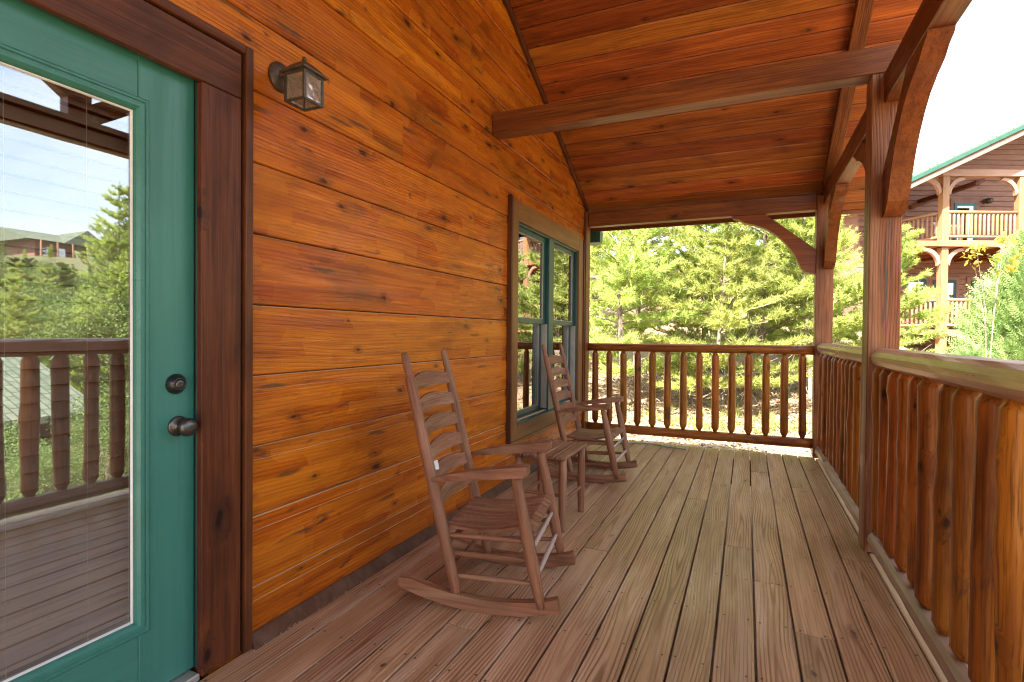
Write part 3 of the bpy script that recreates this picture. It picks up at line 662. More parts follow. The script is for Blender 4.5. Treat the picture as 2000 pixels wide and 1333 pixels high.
hb = abox('header_beam', HX, HX+.100, -2.00, 6.20, 2.480, 2.646, M_BEAM, None, .005); tag(hb, 'long brown header beam running above the log railing over the posts', 'beam')
eb = abox('end_beam', .034, PX0-.002, 5.985, 6.095, 2.440, 2.595, M_BEAM, None, .005); tag(eb, 'brown beam across the far end of the porch above the far railing', 'beam')
tb2 = abox('tie_beam', .003, 2.380, .668, .798, 2.648, 2.800, M_BEAM, None, .005); tag(tb2, 'tie beam between the wall and the post nearest the door', 'beam')
tr_ = thing('gable_truss', 'open timber truss of king post and slanting struts above the header beam', 'truss', (2.44, RY, 2.65))
abox('king_post', HX, HX+.10, RY-.07, RY+.07, 2.648, RZ-.09, M_BEAM, tr_, .005)
for s in (1, -1):
    p = Vector((HX+.01, RY+s*.05, 2.75)); q = Vector((HX+.01, RY+s*1.55, 2.75+1.05)); F = frame(p, q-p, (1, 0, 0))
    link('strut', boxmesh((q-p).length-.05, .08, .13, .004, 'strut'), F, tr_, M_BEAM)

# ------------------------------------------------------------------ railings
BAL = []
for i in range(8):
    BAL.append(logmesh('baluster', .925, (lambda b0: (lambda t: b0*(1+.05*math.sin(5*t+b0*900))))(random.uniform(.043, .051)), n=16, rings=18, jit=.010, tip=.50, tiplen=.042, wob=.004, seed=20+i, lump=.15))
BALF = []
for i in range(6):
    BALF.append(logmesh('baluster', .835, (lambda b0: (lambda t: b0*(1+.04*math.sin(6*t+b0*1500))))(random.uniform(.034, .041)), n=14, rings=12, jit=.008, tip=.5, tiplen=.042, wob=.004, seed=60+i, lump=.12))
def side_rail(y0, y1, ysb, label, seed):
    x = 2.402
    t = thing('log_railing', label, 'railing', (x, (y0+y1)/2, 0), group='peeled log railings')
    top = logmesh('top_rail', y1-y0, .056, n=14, rings=int((y1-y0)/.20)+2, jit=.022, seed=seed, facet=True, tip=.78, tiplen=.035)
    link('top_rail', top, frame((x, y0, 1.082), (0, 1, 0), (0, 0, 1)), t, M_LOGTOP)
    bot = logmesh('bottom_rail', y1-y0, .049, n=12, rings=int((y1-y0)/.17)+2, jit=.03, seed=seed+1, facet=True, tip=.7, tiplen=.03)
    link('bottom_rail', bot, frame((x-.012, y0, .082), (0, 1, 0), (0, 0, 1)), t, M_LOGLOW)
    for y in ysb:
        o = link('baluster', random.choice(BAL), frame((x+random.uniform(-.004, .004), y+random.uniform(-.008, .008), .122), (0, 0, 1), (math.cos(y*9), math.sin(y*9), 0)), t, M_LOG)
    return t
side_rail(3.652, 5.978, [3.82, 4.0, 4.19, 4.362, 4.546, 4.724, 4.918, 5.102, 5.302, 5.486, 5.651, 5.826], 'peeled log railing between the two porch posts, its balusters seen edge on', 101)
side_rail(.802, 3.498, [3.42, 3.29, 3.125, 2.952, 2.76, 2.582, 2.385, 2.215, 2.043, 1.875, 1.70, 1.53, 1.36, 1.19, 1.01], 'nearest peeled log railing of thick orange balusters running toward the viewer', 111)
side_rail(-1.678, .648, list(np.arange(-1.55, .6, .175)), 'log railing past the door behind the viewer', 121)
fr = thing('log_railing', 'far log railing closing the porch end below the end beam', 'railing', (1.2, 6.05, 0), group='peeled log railings')
link('top_rail', logmesh('top_rail', 2.30, .047, n=12, rings=12, jit=.02, seed=5, wob=.004), frame((.034, 6.05, 1.055), (1, 0, 0), (0, 0, 1)), fr, M_LOG)
link('bottom_rail', logmesh('bottom_rail', 2.30, .050, n=12, rings=12, jit=.02, seed=6, wob=.004), frame((.034, 6.05, .130), (1, 0, 0), (0, 0, 1)), fr, M_LOG)
for i, x in enumerate((.118, .283, .443, .604, .771, .932, 1.097, 1.263, 1.421, 1.584, 1.749, 1.911, 2.077, 2.24)):
    link('baluster', BALF[i % 6], frame((x, 6.05, .178), (0, 0, 1), (math.cos(i), math.sin(i), 0)), fr, M_LOG)

# ------------------------------------------------------------------ rocking chairs
def chair_at(M, label):
    ch = thing('rocking_chair', label, 'chair', M, 'slat back wooden rocking chairs')
    def P(x, y, z): return WM[ch] @ Vector((x, y, z))
    def leg_rod(nm, p, q, r, mat=M_CHAIR, rmid=None, seed=1): return rod(nm, P(*p), P(*q), r, mat, ch, rmid, seed=seed)
    YB0, YB1, YF0, YF1 = 0.0, .47, -.02, .515
    def back(y, t): return (0-.258*t, y, .052+1.058*t)       # rear post line
    for i, y in enumerate((YB0, YB1)):
        L = (P(*back(y, 1))-P(*back(y, 0))).length
        rf_ = lambda t: (.024 if t < .88 else .0235) if t < .905 else (.0175 if t < .99 else .013)
        vs_prof = [(0, .016), (.03, .0225), (.25, .026), (.55, .0255), (.80, .0235), (L-.115, .0225), (L-.11, .0185), (L-.10, .0175), (L-.05, .0185), (L-.008, .0165), (L, .011)]
        link('back_post', lathe('back_post', vs_prof, 14), frame(P(*back(y, 0)), P(*back(y, 1))-P(*back(y, 0)), (0, 1, 0)), ch, M_CHAIR)
    for i, y in enumerate((YF0, YF1)):
        p, q = P(.378, y, .055), P(.262, y+(.0 if i == 0 else 0), .600); L = (q-p).length
        link('front_leg', lathe('front_leg', [(0, .016), (.05, .0225), (.16, .0275), (.30, .0285), (.42, .026), (L-.03, .0215), (L, .019)], 14), frame(p, q-p, (0, 1, 0)), ch, M_CHAIR)
    # rockers: curved planks
    for y in (YB0+.004, YB1+.018):
        y = y-.006 if y < .2 else y
        mb = MB(); up, lo = [], []
        for i in range(15):
            u = -.27+.725*i/14; z = .42*(u-.135)**2; hgt = .058 if i not in (0,) else .040
            lo.append((u, y-.019, z)); up.append((u-(0.012 if i == 14 else 0), y-.019, z+hgt))
        mb.poly_prism(lo+up[::-1], (0, .038, 0)); link('rocker', mb.mesh('rocker', M_CHAIR), M, ch)
    # arms: tapered to the rear, dropping towards the back post
    for i, y in enumerate((-.015, YF1-.005)):
        mb = MB(); s = 1 if i else -1; secs = []
        for u, z, wd, h, off in ((-.118, .558, .022, .012, 0), (-.04, .572, .036, .030, 0), (.06, .590, .054, .040, 0), (.20, .611, .066, .044, 0), (.300, .624, .068, .045, 0), (.318, .628, .062, .038, 0)):
            secs.append([(u, y-wd/2+off, z-h/2), (u, y+wd/2+off, z-h/2), (u, y+wd/2+off, z+h/2), (u, y-wd/2+off, z+h/2)])
        n0 = len(mb.v)
        for q in secs: mb.v += q
        for k in range(len(secs)-1):
            for e in range(4): f = (e+1) % 4; mb.f.append([k*4+e, k*4+f, k*4+4+f, k*4+4+e])
        mb.f.append([3, 2, 1, 0]); kk = (len(secs)-1)*4; mb.f.append([kk, kk+1, kk+2, kk+3])
        link('arm', mb.mesh('arm', M_CHAIR), M, ch)
    # back slats: bowed, arched upper edge
    for k in range(6):
        zc = .965-.1035*k; t = (zc-.052)/1.058; xb = -.258*t; mb = MB(); n = 10; fr_, bk = [], []
        vs, fs = [], []
        for i in range(n+1):
            v = i/n; y = YB0+.012+(YB1-.024)*v; bow = -.022*math.sin(math.pi*v); zt = .024+.025*math.sin(math.pi*v); zb = -.029+.005*math.sin(math.pi*v)
            for dx in (.0055, -.0055):
                for dz in (zb, zt): vs.append((xb+bow+dx-.24*dz, y, zc+dz))
        for i in range(n):
            a, b = 4*i, 4*i+4
            fs += [[a, b, b+1, a+1], [a+3, b+3, b+2, a+2], [a+1, b+1, b+3, a+3], [a+2, b+2, b, a]]
        fs += [[0, 1, 3, 2], [4*n+2, 4*n+3, 4*n+1, 4*n]]
        me = mesh_of('back_slat', vs, fs, M_CHAIR); bm = bmesh.new(); bm.from_mesh(me); bmesh.ops.recalc_face_normals(bm, faces=bm.faces); bm.to_mesh(me); bm.free()
        Fs = frame((0, 0, 0), (0, 1, 0), (0, 0, 1)); me.transform(Fs.inverted()); link('back_slat', me, M @ Fs, ch)
    # seat slats run front to back over scooped side bearers
    nsl = 9
    for k in range(nsl):
        v0, v1 = k/nsl, (k+1)/nsl; vs, fs = [], []
        for i in range(13):
            s = i/12; u = -.062+.400*s; z = .352+.055*s-.030*math.sin(math.pi*s*.92)+.022*max(0, s-.8)*0
            if s > .86: z -= (s-.86)**2*1.6
            yl = lambda v: (.025+.42*v)*(1-s)+(.004+.487*v)*s
            y0, y1 = yl(v0)+.0036, yl(v1)-.0036
            vs += [(u, y0, z-.014), (u, y1, z-.014), (u, y1, z), (u, y0, z)]
        for i in range(12):
            a = 4*i
            for e in range(4): f = (e+1) % 4; fs.append([a+e, a+f, a+4+f, a+4+e])
        fs += [[3, 2, 1, 0], [48, 49, 50, 51]]
        me = mesh_of('seat_slat', vs, fs, M_CHAIR); bm = bmesh.new(); bm.from_mesh(me); bmesh.ops.recalc_face_normals(bm, faces=bm.faces); bm.to_mesh(me); bm.free()
        link('seat_slat', me, M, ch)
    for y0, y1 in ((.012, -.008), (.458, .500)):
        for j, (za, zb) in enumerate(((.310, .325), (.232, .245), (.135, .150))):
            ua = -.258*(za-.052)/1.058; ub = .378-.116*(zb-.055)/.545
            leg_rod('side_rung', (ua, y0, za), (ub, y1, zb), .0085, M_CHAIR, .0125, seed=3+j)
    for zf in (.285, .175):
        uf = .378-.116*(zf-.055)/.545; leg_rod('front_rung', (uf, YF0, zf), (uf, YF1, zf), .009, M_RUNG, .012, seed=9)
    for zf in (.270, .165):
        ub = -.258*(zf-.052)/1.058; leg_rod('rear_rung', (ub, YB0, zf), (ub, YB1, zf), .009, M_CHAIR, .012, seed=10)
    return ch
def chM(x, y, ang): return T(x, y, 0) @ Matrix.Rotation(R(ang), 4, 'Z')
ch1 = chair_at(chM(.577, 2.024, 9.5), 'nearest faded brown rocking chair with a small white tag inside its back post')
ch2 = chair_at(chM(.415, 4.200, 1.0), 'farther brown rocking chair standing in front of the window near the far railing')
Mt = WM[ch1]
tagp = link('label_tag', boxmesh(.034, .042, .006, .002, 'label_tag'), Mt @ frame((-.122, .022, .585), (.25, 1, 0), (-.235, 0, 1)), ch1, M_TAG)
link('tag_clip', boxmesh(.010, .044, .010, .002, 'tag_clip'), Mt @ frame((-.128, .018, .584), (.25, 1, 0), (-.235, 0, 1)), ch1, M_TAGEDGE)

# ------------------------------------------------------------------ side table
tbl = thing('side_table', 'small brown slatted table standing between the two rocking chairs', 'table', (.53, 3.33, 0))
TX0, TX1, TY0, TY1, TZ = .385, .745, 3.03, 3.52, .46
wds = (TX1-TX0)/5
for k in range(5): abox('top_slat', TX0+k*wds+.0055, TX0+(k+1)*wds-.0055, TY0, TY1, TZ-.020, TZ, M_CHAIR, tbl, .004, along=1)
for y in (TY0+.05, TY1-.075): abox('cross_bearer', TX0+.02, TX1-.02, y, y+.024, TZ-.055, TZ-.021, M_CHAIR, tbl, .002)
LG = [(TX1-.035, TY0+.045), (TX1-.035, TY1-.045), (TX0+.035, TY0+.045), (TX0+.035, TY1-.045)]
for x, y in LG: link('leg', lathe('leg', [(0, .018), (.01, .021), (.2, .025), (.36, .025), (TZ-.021, .023)], 14), frame((x, y, 0), (0, 0, 1), (1, 0, 0)), tbl, M_CHAIR)
for x in (TX0+.035, TX1-.035): rod('stretcher', (x, TY0+.045, .175), (x, TY1-.045, .175), .008, M_CHAIR, tbl, .011)
for y in (TY0+.045, TY1-.045): rod('stretcher', (TX0+.035, y, .215), (TX1-.035, y, .215), .008, M_CHAIR, tbl, .011)

# ------------------------------------------------------------------ wall lantern
lan = thing('wall_lantern', 'small bronze wall lantern with seeded glass panes beside the door', 'lamp', (0, 1.545, 2.15))
lx, ly, hb_, zb, zt = .166, 1.545, .0455, 2.064, 2.172
link('back_plate', lathe('back_plate', [(0.0, .058), (.008, .058), (.014, .052), (.020, .047), (.030, .031), (.034, .008)], 28), frame((.001, ly+.036, 2.212), (1, 0, 0), (0, 1, 0)), lan, M_BRONZE)
mb = MB(); mb.box(.03, lx, ly+.004, ly+.034, 2.196, 2.216); link('arm', mb.mesh('arm', M_BRONZE), None, lan)
mb = MB()
for sx in (-1, 1):
    for sy in (-1, 1): mb.box(lx+sx*hb_-.0045, lx+sx*hb_+.0045, ly+sy*hb_-.0045, ly+sy*hb_+.0045, zb, zt)
for z0, z1 in ((zb-.001, zb+.007), (zt-.008, zt+.001)):
    for s in (-1, 1):
        mb.box(lx-hb_+.005, lx+hb_-.005, ly+s*hb_-.004, ly+s*hb_+.004, z0, z1); mb.box(lx+s*hb_-.004, lx+s*hb_+.004, ly-hb_+.005, ly+hb_-.005, z0, z1)
link('cage', mb.mesh('cage', M_BRONZE), None, lan)
def frus(z0, h0, z1, h1):
    v = [(lx+sx*h, ly+sy*h, z) for z, h in ((z0, h0), (z1, h1)) for sx, sy in ((-1, -1), (1, -1), (1, 1), (-1, 1))]
    return v, [[3, 2, 1, 0], [4, 5, 6, 7]]+[[i, (i+1) % 4, 4+(i+1) % 4, 4+i] for i in range(4)]
mb = MB()
for a in ((2.173, .062, 2.178, .063), (2.1785, .060, 2.205, .036), (2.2055, .036, 2.216, .024)):
    v, f = frus(*a); n0 = len(mb.v); mb.v += v; mb.f += [[n0+i for i in q] for q in f]
link('cap', mb.mesh('cap', M_BRONZE), None, lan)
link('finial', lathe('finial', [(0, .010), (.006, .013), (.010, .007), (.016, .010), (.024, .007), (.029, .002)], 14), frame((lx, ly, 2.2165), (0, 0, 1), (1, 0, 0)), lan, M_BRONZE)
for s in (-1, 1):
    abox('glass_pane', lx+s*(hb_-.001)-.0012, lx+s*(hb_-.001)+.0012, ly-hb_+.005, ly+hb_-.005, zb+.007, zt-.008, M_SEED, lan, .0003)
    abox('glass_pane', lx-hb_+.005, lx+hb_-.005, ly+s*(hb_-.001)-.0012, ly+s*(hb_-.001)+.0012, zb+.007, zt-.008, M_SEED, lan, .0003)
link('bulb', lathe('bulb', [(0, .010), (.02, .012), (.03, .020), (.045, .026), (.058, .022), (.066, .010)], 16), frame((lx, ly, zt-.004), (0, 0, -1), (1, 0, 0)), lan, M_BULB)

# ------------------------------------------------------------------ small things on the deck
def tube(name, pts, r, mat, n=6):
    vs, fs = [], []
    for i, p in enumerate(pts):
        p = Vector(p); d_ = (Vector(pts[min(i+1, len(pts)-1)])-Vector(pts[max(i-1, 0)])).normalized(); a = d_.cross(Vector((0, 0, 1)));
        if a.length < .01: a = Vector((1, 0, 0))
        a.normalize(); b = a.cross(d_)
        for k in range(n): g = 2*math.pi*k/n; vs.append(p+a*r*math.cos(g)+b*r*math.sin(g))
    for i in range(len(pts)-1):
        for k in range(n): j = (k+1) % n; fs.append([i*n+k, i*n+j, (i+1)*n+j, (i+1)*n+k])
    return mesh_of(name, vs, fs, mat, True)
cb = link('cable', tube('cable', [(.10, 5.9, .009), (.30, 5.86, .008), (.48, 5.80, .008), (.62, 5.90, .008), (.80, 5.93, .008), (.98, 5.84, .008), (1.16, 5.80, .008)], .006, M_CABLE)); tag(cb, 'thin grey cable lying on the deck by the far railing', 'cable')
vs, fs = [], []
for (cx_, cy_, n_, sp) in ((1.10, 1.55, 16, .05), (.93, 1.62, 6, .12), (.10, 2.05, 16, .09), (.09, 1.65, 14, .08), (.6, 1.75, 18, .25), (.55, 2.35, 22, .2), (1.2, 2.2, 10, .35), (.3, 1.7, 14, .2)):
    for _ in range(n_):
        x = max(.05, cx_+random.gauss(0, sp)); y = cy_+random.gauss(0, sp); a = random.uniform(0, 6.3); L = random.uniform(.003, .011); h = random.uniform(.002, .006); n0 = len(vs)
        for k in range(4):
            t = k/3-.5; vs += [(x+math.cos(a)*L*t, y+math.sin(a)*L*t, h+.004*math.cos(t*3)), (x+math.cos(a)*L*t-math.sin(a)*.002, y+math.sin(a)*L*t+math.cos(a)*.002, h+.003)]
        for k in range(3): fs.append([n0+2*k, n0+2*k+1, n0+2*k+3, n0+2*k+2])
tag(link('wood_shavings', mesh_of('wood_shavings', vs, fs, M_FLUFF)), 'pale wood shavings and dust scattered on the deck', 'debris', kind='stuff')

# ------------------------------------------------------------------ neighbouring lodge (local a right, d deep, z up)
LD = Matrix(((math.cos(YAW), -math.sin(YAW), 0, CX), (math.sin(YAW), math.cos(YAW), 0, 0), (0, 0, 1, 0), (0, 0, 0, 1)))
M_LWALL = wood('lodge_plank', (.30, .155, .115, 1), (.24, .112, .082, 1), (.12, .055, .042, 1), rough=.6, grain=.5, knots=.4, blotch=.4, bump=.2, var=.12)
M_LPOST = wood('lodge_orange_timber', (.31, .165, .080, 1), (.25, .120, .055, 1), (.14, .065, .03, 1), rough=.5, grain=.5, knots=.2, blotch=.3, bump=.2, var=.08)
M_LPALE = wood('lodge_pale_timber', (.34, .20, .14, 1), (.28, .155, .105, 1), (.15, .08, .055, 1), rough=.55, grain=.5, knots=.3, blotch=.4, bump=.2, var=.06)
lo = thing('log_lodge', 'three storey brown log lodge with orange balconies and green shingle roof among the trees', 'building', LD @ T(19, 21, -1.5))
def lb(name, a0, a1, d0, d1, z0, z1, mat, parent=lo, b=.01, along=None): return abox(name, a0, a1, d0, d1, z0, z1, mat, parent, b, along, M=LD)
WD = 23.2
mb = MB(); mb.box(15.0, 30, WD+.06, 32, -2.6, 8.0); mb.poly_prism([(15.0, WD+.06, 8.0), (30, WD+.06, 8.0), (30, WD+.06, 10), (25, WD+.06, 11.6), (15.0, WD+.06, 7.6)][:5], (0, 8.8, 0))
wl = link('wall', mb.mesh('lodge_wall', M_LWALL), LD, lo)
z = -1.2
while z < 10.6:
    a1 = 30
    a0 = 15.0 if z < 7.1 else 15.0+(z-7.1)/.50
    me = boxmesh(a1-a0, .215, .05, .018, 'siding_plank'); link('siding_plank', me, LD @ frame((a0, WD+.055, z), (1, 0, 0), (0, 0, 1)), wl, M_LWALL); z += .225
# roofs
def rake(z0off): pass
SR = .484
def rz(a): return 7.00+SR*(a-14.82)
mb = MB(); A0, A1 = 14.2, 26.0
mb.poly_prism([(A0, 19.3, rz(A0)+.02), (A1, 19.3, rz(A1)+.02), (A1, 19.3, rz(A1)+.24), (A0, 19.3, rz(A0)+.24)], (0, 13, 0))
mb.poly_prism([(A1, 19.3, rz(A1)+.02), (A1+10, 19.3, rz(A1)-4.8), (A1+10, 19.3, rz(A1)-4.58), (A1, 19.3, rz(A1)+.24)], (0, 13, 0))
lr = link('roof', mb.mesh('lodge_roof', M_SHINGLE), LD, lo)
vs = []; L = math.hypot(A1-A0, SR*(A1-A0))
F = frame((A0, 19.28, rz(A0)+.02), (1, 0, SR), (-SR, 0, 1)); link('rake_fascia', boxmesh(L, .15, .06, .01, 'rake_fascia'), LD @ F, lr, plain('lodge_green_fascia', (.022, .075, .050, 1), .4))
F = frame((A0+.1, 19.34, rz(A0)-.16), (1, 0, SR), (-SR, 0, 1)); link('rake_trim', boxmesh(L-.3, .16, .06, .01, 'rake_trim'), LD @ F, lr, M_LPALE)
# soffit shading board between rake and wall plus the second roof behind on the left
mb = MB(); mb.poly_prism([(A0, 19.34, rz(A0)-.02), (A1, 19.34, rz(A1)-.02), (A1, 19.34, rz(A1)+.018), (A0, 19.34, rz(A0)+.018)], (0, WD-19.2, 0)); link('soffit', mb.mesh('soffit', M_LPOST), LD, lr)
mb = MB(); mb.poly_prism([(13.5, 24.0, 8.60), (13.5, 29, 9.9), (13.5, 29, 10.05), (13.5, 24.0, 8.78)], (6.5, 0, 0)); r2 = link('roof', mb.mesh('rear_roof', M_SHINGLE), LD, lo)
lb('fascia', 13.5, 20, 23.94, 24.0, 8.42, 8.72, M_GUTTER, r2)
# balcony storeys
def storey(zd, zrail, zt, nm):
    d0, d1 = 20.0, WD
    lb('balcony_floor', 15.2, 22.2, d0+.02, d1, zd-.22, zd-.02, M_LPOST)
    lb('rim_beam', 15.95, 22.2, d0-.06, d0+.019, zd-.24, zd-.01, M_LPOST)
    for a0 in (16.10, 18.98, 21.9): lb('post', a0, a0+.25, d0+.021, d0+.27, zd-.02, zt, M_LPOST)
    # knee braces
    for a0, s in ((16.35, 1), (18.98, -1), (16.10, -1), (19.23, 1)):
        pts = []
        for i in range(9):
            t = i/8; an = t*math.pi/2; pts.append((a0+s*.56*(1-math.cos(an)), zt-.02-.56*(1-math.sin(an))))
        inner = [(a0+s*max(0, .56*(1-math.cos(t/8*math.pi/2))-.0)+s*.0, zt-.02-.56*(1-math.sin(t/8*math.pi/2))) for t in range(9)]
        outl = [(x+s*.10, zz_-.10) for x, zz_ in pts]
        poly = pts+outl[::-1]
        mb = MB(); mb.poly_prism([(x, d0+.08, zz_) for x, zz_ in poly], (0, .12, 0)); link('knee_brace', mb.mesh('lodge_brace', M_LPALE), LD, lo)
    def rail(p, q, n):
        p = Vector(p); q = Vector(q); dv = q-p
        rl = link('railing', logmesh('railing_top', dv.length, .06, n=8, rings=3, jit=.02, seed=3), LD @ frame(p+Vector((0, 0, zrail-zd)), dv, (0, 0, 1)), lo, M_LPOST)
        link('bottom_rail', logmesh('railing_bottom', dv.length, .05, n=8, rings=3, jit=.02, seed=4), LD @ frame(p+Vector((0, 0, .16)), dv, (0, 0, 1)), rl, M_LPOST)
        me = logmesh('lodge_baluster', zrail-zd-.24, .045, n=7, rings=4, jit=.03, tip=.5, tiplen=.05, seed=8)
        for i in range(n):
            s = p+dv*((i+.5)/n); link('baluster', me, LD @ frame(s+Vector((0, 0, .19)), (0, 0, 1), (1, 0, 0)), rl, M_LPOST)
    rail((16.36, d0+.12, zd), (18.97, d0+.12, zd), 16); rail((19.24, d0+.12, zd), (21.9, d0+.12, zd), 16)
    rail((16.18, d0+.28, zd), (15.35, d1-.05, zd), 17)
storey(4.84, 5.92, 7.24, 'u'); storey(1.50, 2.62, 4.58, 'l')
lb('post', 16.10, 16.35, 20.021, 20.27, -3.5, 1.26, M_LPOST); lb('post', 18.98, 19.23, 20.021, 20.27, -3.5, 1.26, M_LPOST)
lb('top_beam', 16.06, 22.2, 20.0, 20.28, 7.25, 7.50, M_LPALE)
lb('ceiling_beam', 17.55, 17.72, 20.3, WD+.02, 7.0, 7.16, M_TRIM)
F = frame((17.2, WD-.15, 6.72), (2.6, 0, 1.0), (0, 1, 0)); link('wall_beam', boxmesh(3.4, .16, .16, .01, 'wall_beam'), LD @ F, lo, M_BEAM)
for i in range(9): lb('joist', 15.4+i*.75, 15.46+i*.75, 20.1, WD-.02, 4.46, 4.615, M_BEAM)
def lwin(a0, a1, z0, z1, nm, green=M_GREEND):
    f = lb('casing', a0-.16, a1+.16, WD-.05, WD+.01, z0-.02, z1+.17, M_LWALL)
    dd = link(nm, None, LD @ T(a0, WD, z0), lo)
    mb = MB(); s = .12
    mb.box(a0, a0+s, WD-.08, WD-.051, z0, z1); mb.box(a1-s, a1, WD-.08, WD-.051, z0, z1); mb.box(a0+s, a1-s, WD-.08, WD-.051, z1-s, z1); mb.box(a0+s, a1-s, WD-.08, WD-.051, z0, z0+s)
    link('frame', mb.mesh('lodge_frame', green), LD, dd)
    lb('pane', a0+s, a1-s, WD-.068, WD-.062, z0+s, z1-s, M_WGLASS, dd, .001)
lwin(19.10, 20.05, 4.86, 7.02, 'door', plain('lodge_teal', (.030, .13, .14, 1), .4)); lwin(17.05, 17.95, 2.5, 3.70, 'window'); lwin(18.25, 19.25, 1.6, 3.68, 'door'); lwin(19.9, 20.9, 2.3, 3.66, 'window')
link('wall_lamp', lathe('lodge_lamp', [(0, .10), (.05, .10), (.06, .05), (.16, .06), (.17, .13), (.34, .11), (.38, .02)], 12), LD @ frame((20.44, WD-.01, 7.12), (0, -1, -.15), (1, 0, 0)), lo, M_BRONZE)
# white chairs on the upper balcony
for i, (a, d_) in enumerate(((16.75, 20.9), (17.75, 21.3))):
    c = thing('balcony_chair', ['white metal chair behind the balcony railing beside the corner post of the lodge', 'white metal chair on the lodge balcony in front of its door'][i], 'chair', LD @ T(a, d_, 4.82), 'white chairs on the lodge balcony')
    Mq = WM[c]
    mb = MB(); mb.box(-.24, .24, -.22, .22, .42, .45); link('seat', mb.mesh('white_seat', M_WHITE), Mq, c)
    mb = MB(); mb.box(-.24, -.21, .19, .22, .45, .92); mb.box(.21, .24, .19, .22, .45, .92); mb.box(-.21, .21, .195, .215, .84, .92)
    for k in range(5): mb.box(-.17+k*.08, -.15+k*.08, .2, .212, .45, .84)
    link('backrest', mb.mesh('white_back', M_WHITE), Mq, c)
    for sx in (-.22, .20):
        for sy in (-.21, .19): mb = MB(); mb.box(sx, sx+.03, sy, sy+.03, 0, .42); link('leg', mb.mesh('white_leg', M_WHITE), Mq, c)

# ------------------------------------------------------------------ vegetation
def tri_mesh(name, V, mat, quads=False):
    V = np.asarray(V, dtype=np.float32).reshape(-1, 3); k = 4 if quads else 3; nf = len(V)//k
    me = bpy.data.meshes.new(name); me.vertices.add(len(V)); me.vertices.foreach_set('co', V.ravel())
    me.loops.add(len(V)); me.loops.foreach_set('vertex_index', np.arange(len(V), dtype=np.int32))
    me.polygons.add(nf); me.polygons.foreach_set('loop_start', np.arange(nf, dtype=np.int32)*k); me.polygons.foreach_set('loop_total', np.full(nf, k, dtype=np.int32))
    me.materials.append(mat); me.update(calc_edges=True); return me
def norm(a): return a/np.maximum(np.linalg.norm(a, axis=-1, keepdims=True), 1e-9)
def tufts(C, D, n, ln, wd, spread, rg):
    """n flat needles fanned round direction D at each centre C"""
    m = len(C); C = np.repeat(C, n, 0); D = np.repeat(D, n, 0)
    dr = norm(D+rg.normal(0, spread, (m*n, 3))); L = ln*rg.uniform(.6, 1.15, (m*n, 1))
    sd = norm(np.cross(dr, rg.normal(0, 1, (m*n, 3))))*wd
    b = C+rg.normal(0, .012, (m*n, 3))
    return np.stack([b-sd, b+sd, b+dr*L], 1).reshape(-1, 3)
def limb_faces(segs, n=5):
    vs, fs = [], []
    for p, q, ra, rb in segs:
        p = Vector(p); q = Vector(q); F = frame(p, q-p, (.3, .5, .8)); L = (q-p).length; n0 = len(vs)
        for x, r in ((0, ra), (L, rb)):
            for k in range(n): a = 2*math.pi*k/n; vs.append(F @ Vector((x, r*math.cos(a), r*math.sin(a))))
        for k in range(n): j = (k+1) % n; fs.append([n0+k, n0+j, n0+n+j, n0+n+k])
    return vs, fs
def make_pine(seed, H, Rmax, base=.05, dens=1.0, needle=.15, shape=.75):
    rg = np.random.default_rng(seed); segs = []; C = []; D = []
    bend = rg.normal(0, .03, 2)
    def ax(h): return np.array([bend[0]*h*h/H*2+.08*math.sin(h*.9+seed), bend[1]*h*h/H*2+.08*math.cos(h*.7), h])
    hs = np.linspace(0, H, 14)
    for a, b in zip(hs[:-1], hs[1:]): segs.append((ax(a), ax(b), .009*H*(1-a/H)+.010, .009*H*(1-b/H)+.010))
    h = base*H; az = rg.uniform(0, 6.28)
    while h < H*.985:
        f = h/H; nb = rg.integers(4, 7)
        for i in range(nb):
            az += 6.28/nb+rg.normal(0, .35); L = Rmax*(1-f)**shape*rg.uniform(.55, 1.12)+.18
            el = rg.uniform(.02, .35)+.55*f; p = ax(h+rg.uniform(-.1, .1)); hd = np.array([math.cos(az), math.sin(az), 0])
            pts = [p]; k = max(3, int(L/.28)); cur = p.copy(); e = el
            for j in range(k):
                e2 = e-.25*math.sin(math.pi*j/k)+.35*(j/k)**2; az2 = az+rg.normal(0, .13)
                cur = cur+(L/k)*np.array([math.cos(az2)*math.cos(e2), math.sin(az2)*math.cos(e2), math.sin(e2)]); pts.append(cur.copy())
            for j in range(k): segs.append((pts[j], pts[j+1], .011*L*(1-j/k)+.004, .011*L*(1-(j+1)/k)+.004))
            for j in range(1, k+1):
                if j/k < .22: continue
                for q in range(int(rg.poisson(3.8*dens))+ (2 if j == k else 1)):
                    dv = norm(pts[j]-pts[j-1]); sdv = norm(np.cross(dv, [0, 0, 1]))*rg.choice([-1, 1]); tl = rg.uniform(.14, .50)*min(1, L)
                    td = norm(dv*rg.uniform(.3, 1)+sdv*rg.uniform(.3, 1.1)+np.array([0, 0, rg.uniform(-.05, .45)])); st = pts[j]-dv*rg.uniform(0, L/k)
                    nt_ = max(2, int(tl/.085))
                    for m_ in range(nt_): C.append(st+td*tl*(m_+1)/nt_); D.append(td+np.array([0, 0, .25]))
        h += rg.uniform(.26, .46)*(.8+.4*(H/10))
    C = np.array(C); D = norm(np.array(D))
    cr = tri_mesh('pine_crown', tufts(C, D, 15, needle, .0095, .62, rg), M_PINE)
    v, f_ = limb_faces(segs); return cr, mesh_of('pine_trunk', v, f_, M_BARK), len(C)
PINES = [make_pine(1, 9.5, 2.5, .11), make_pine(2, 8.0, 2.3, .11, 1.1), make_pine(3, 11.0, 2.7, .12), make_pine(4, 6.0, 2.0, .10, 1.15), make_pine(5, 10.0, 2.9, .10, 1.1)]
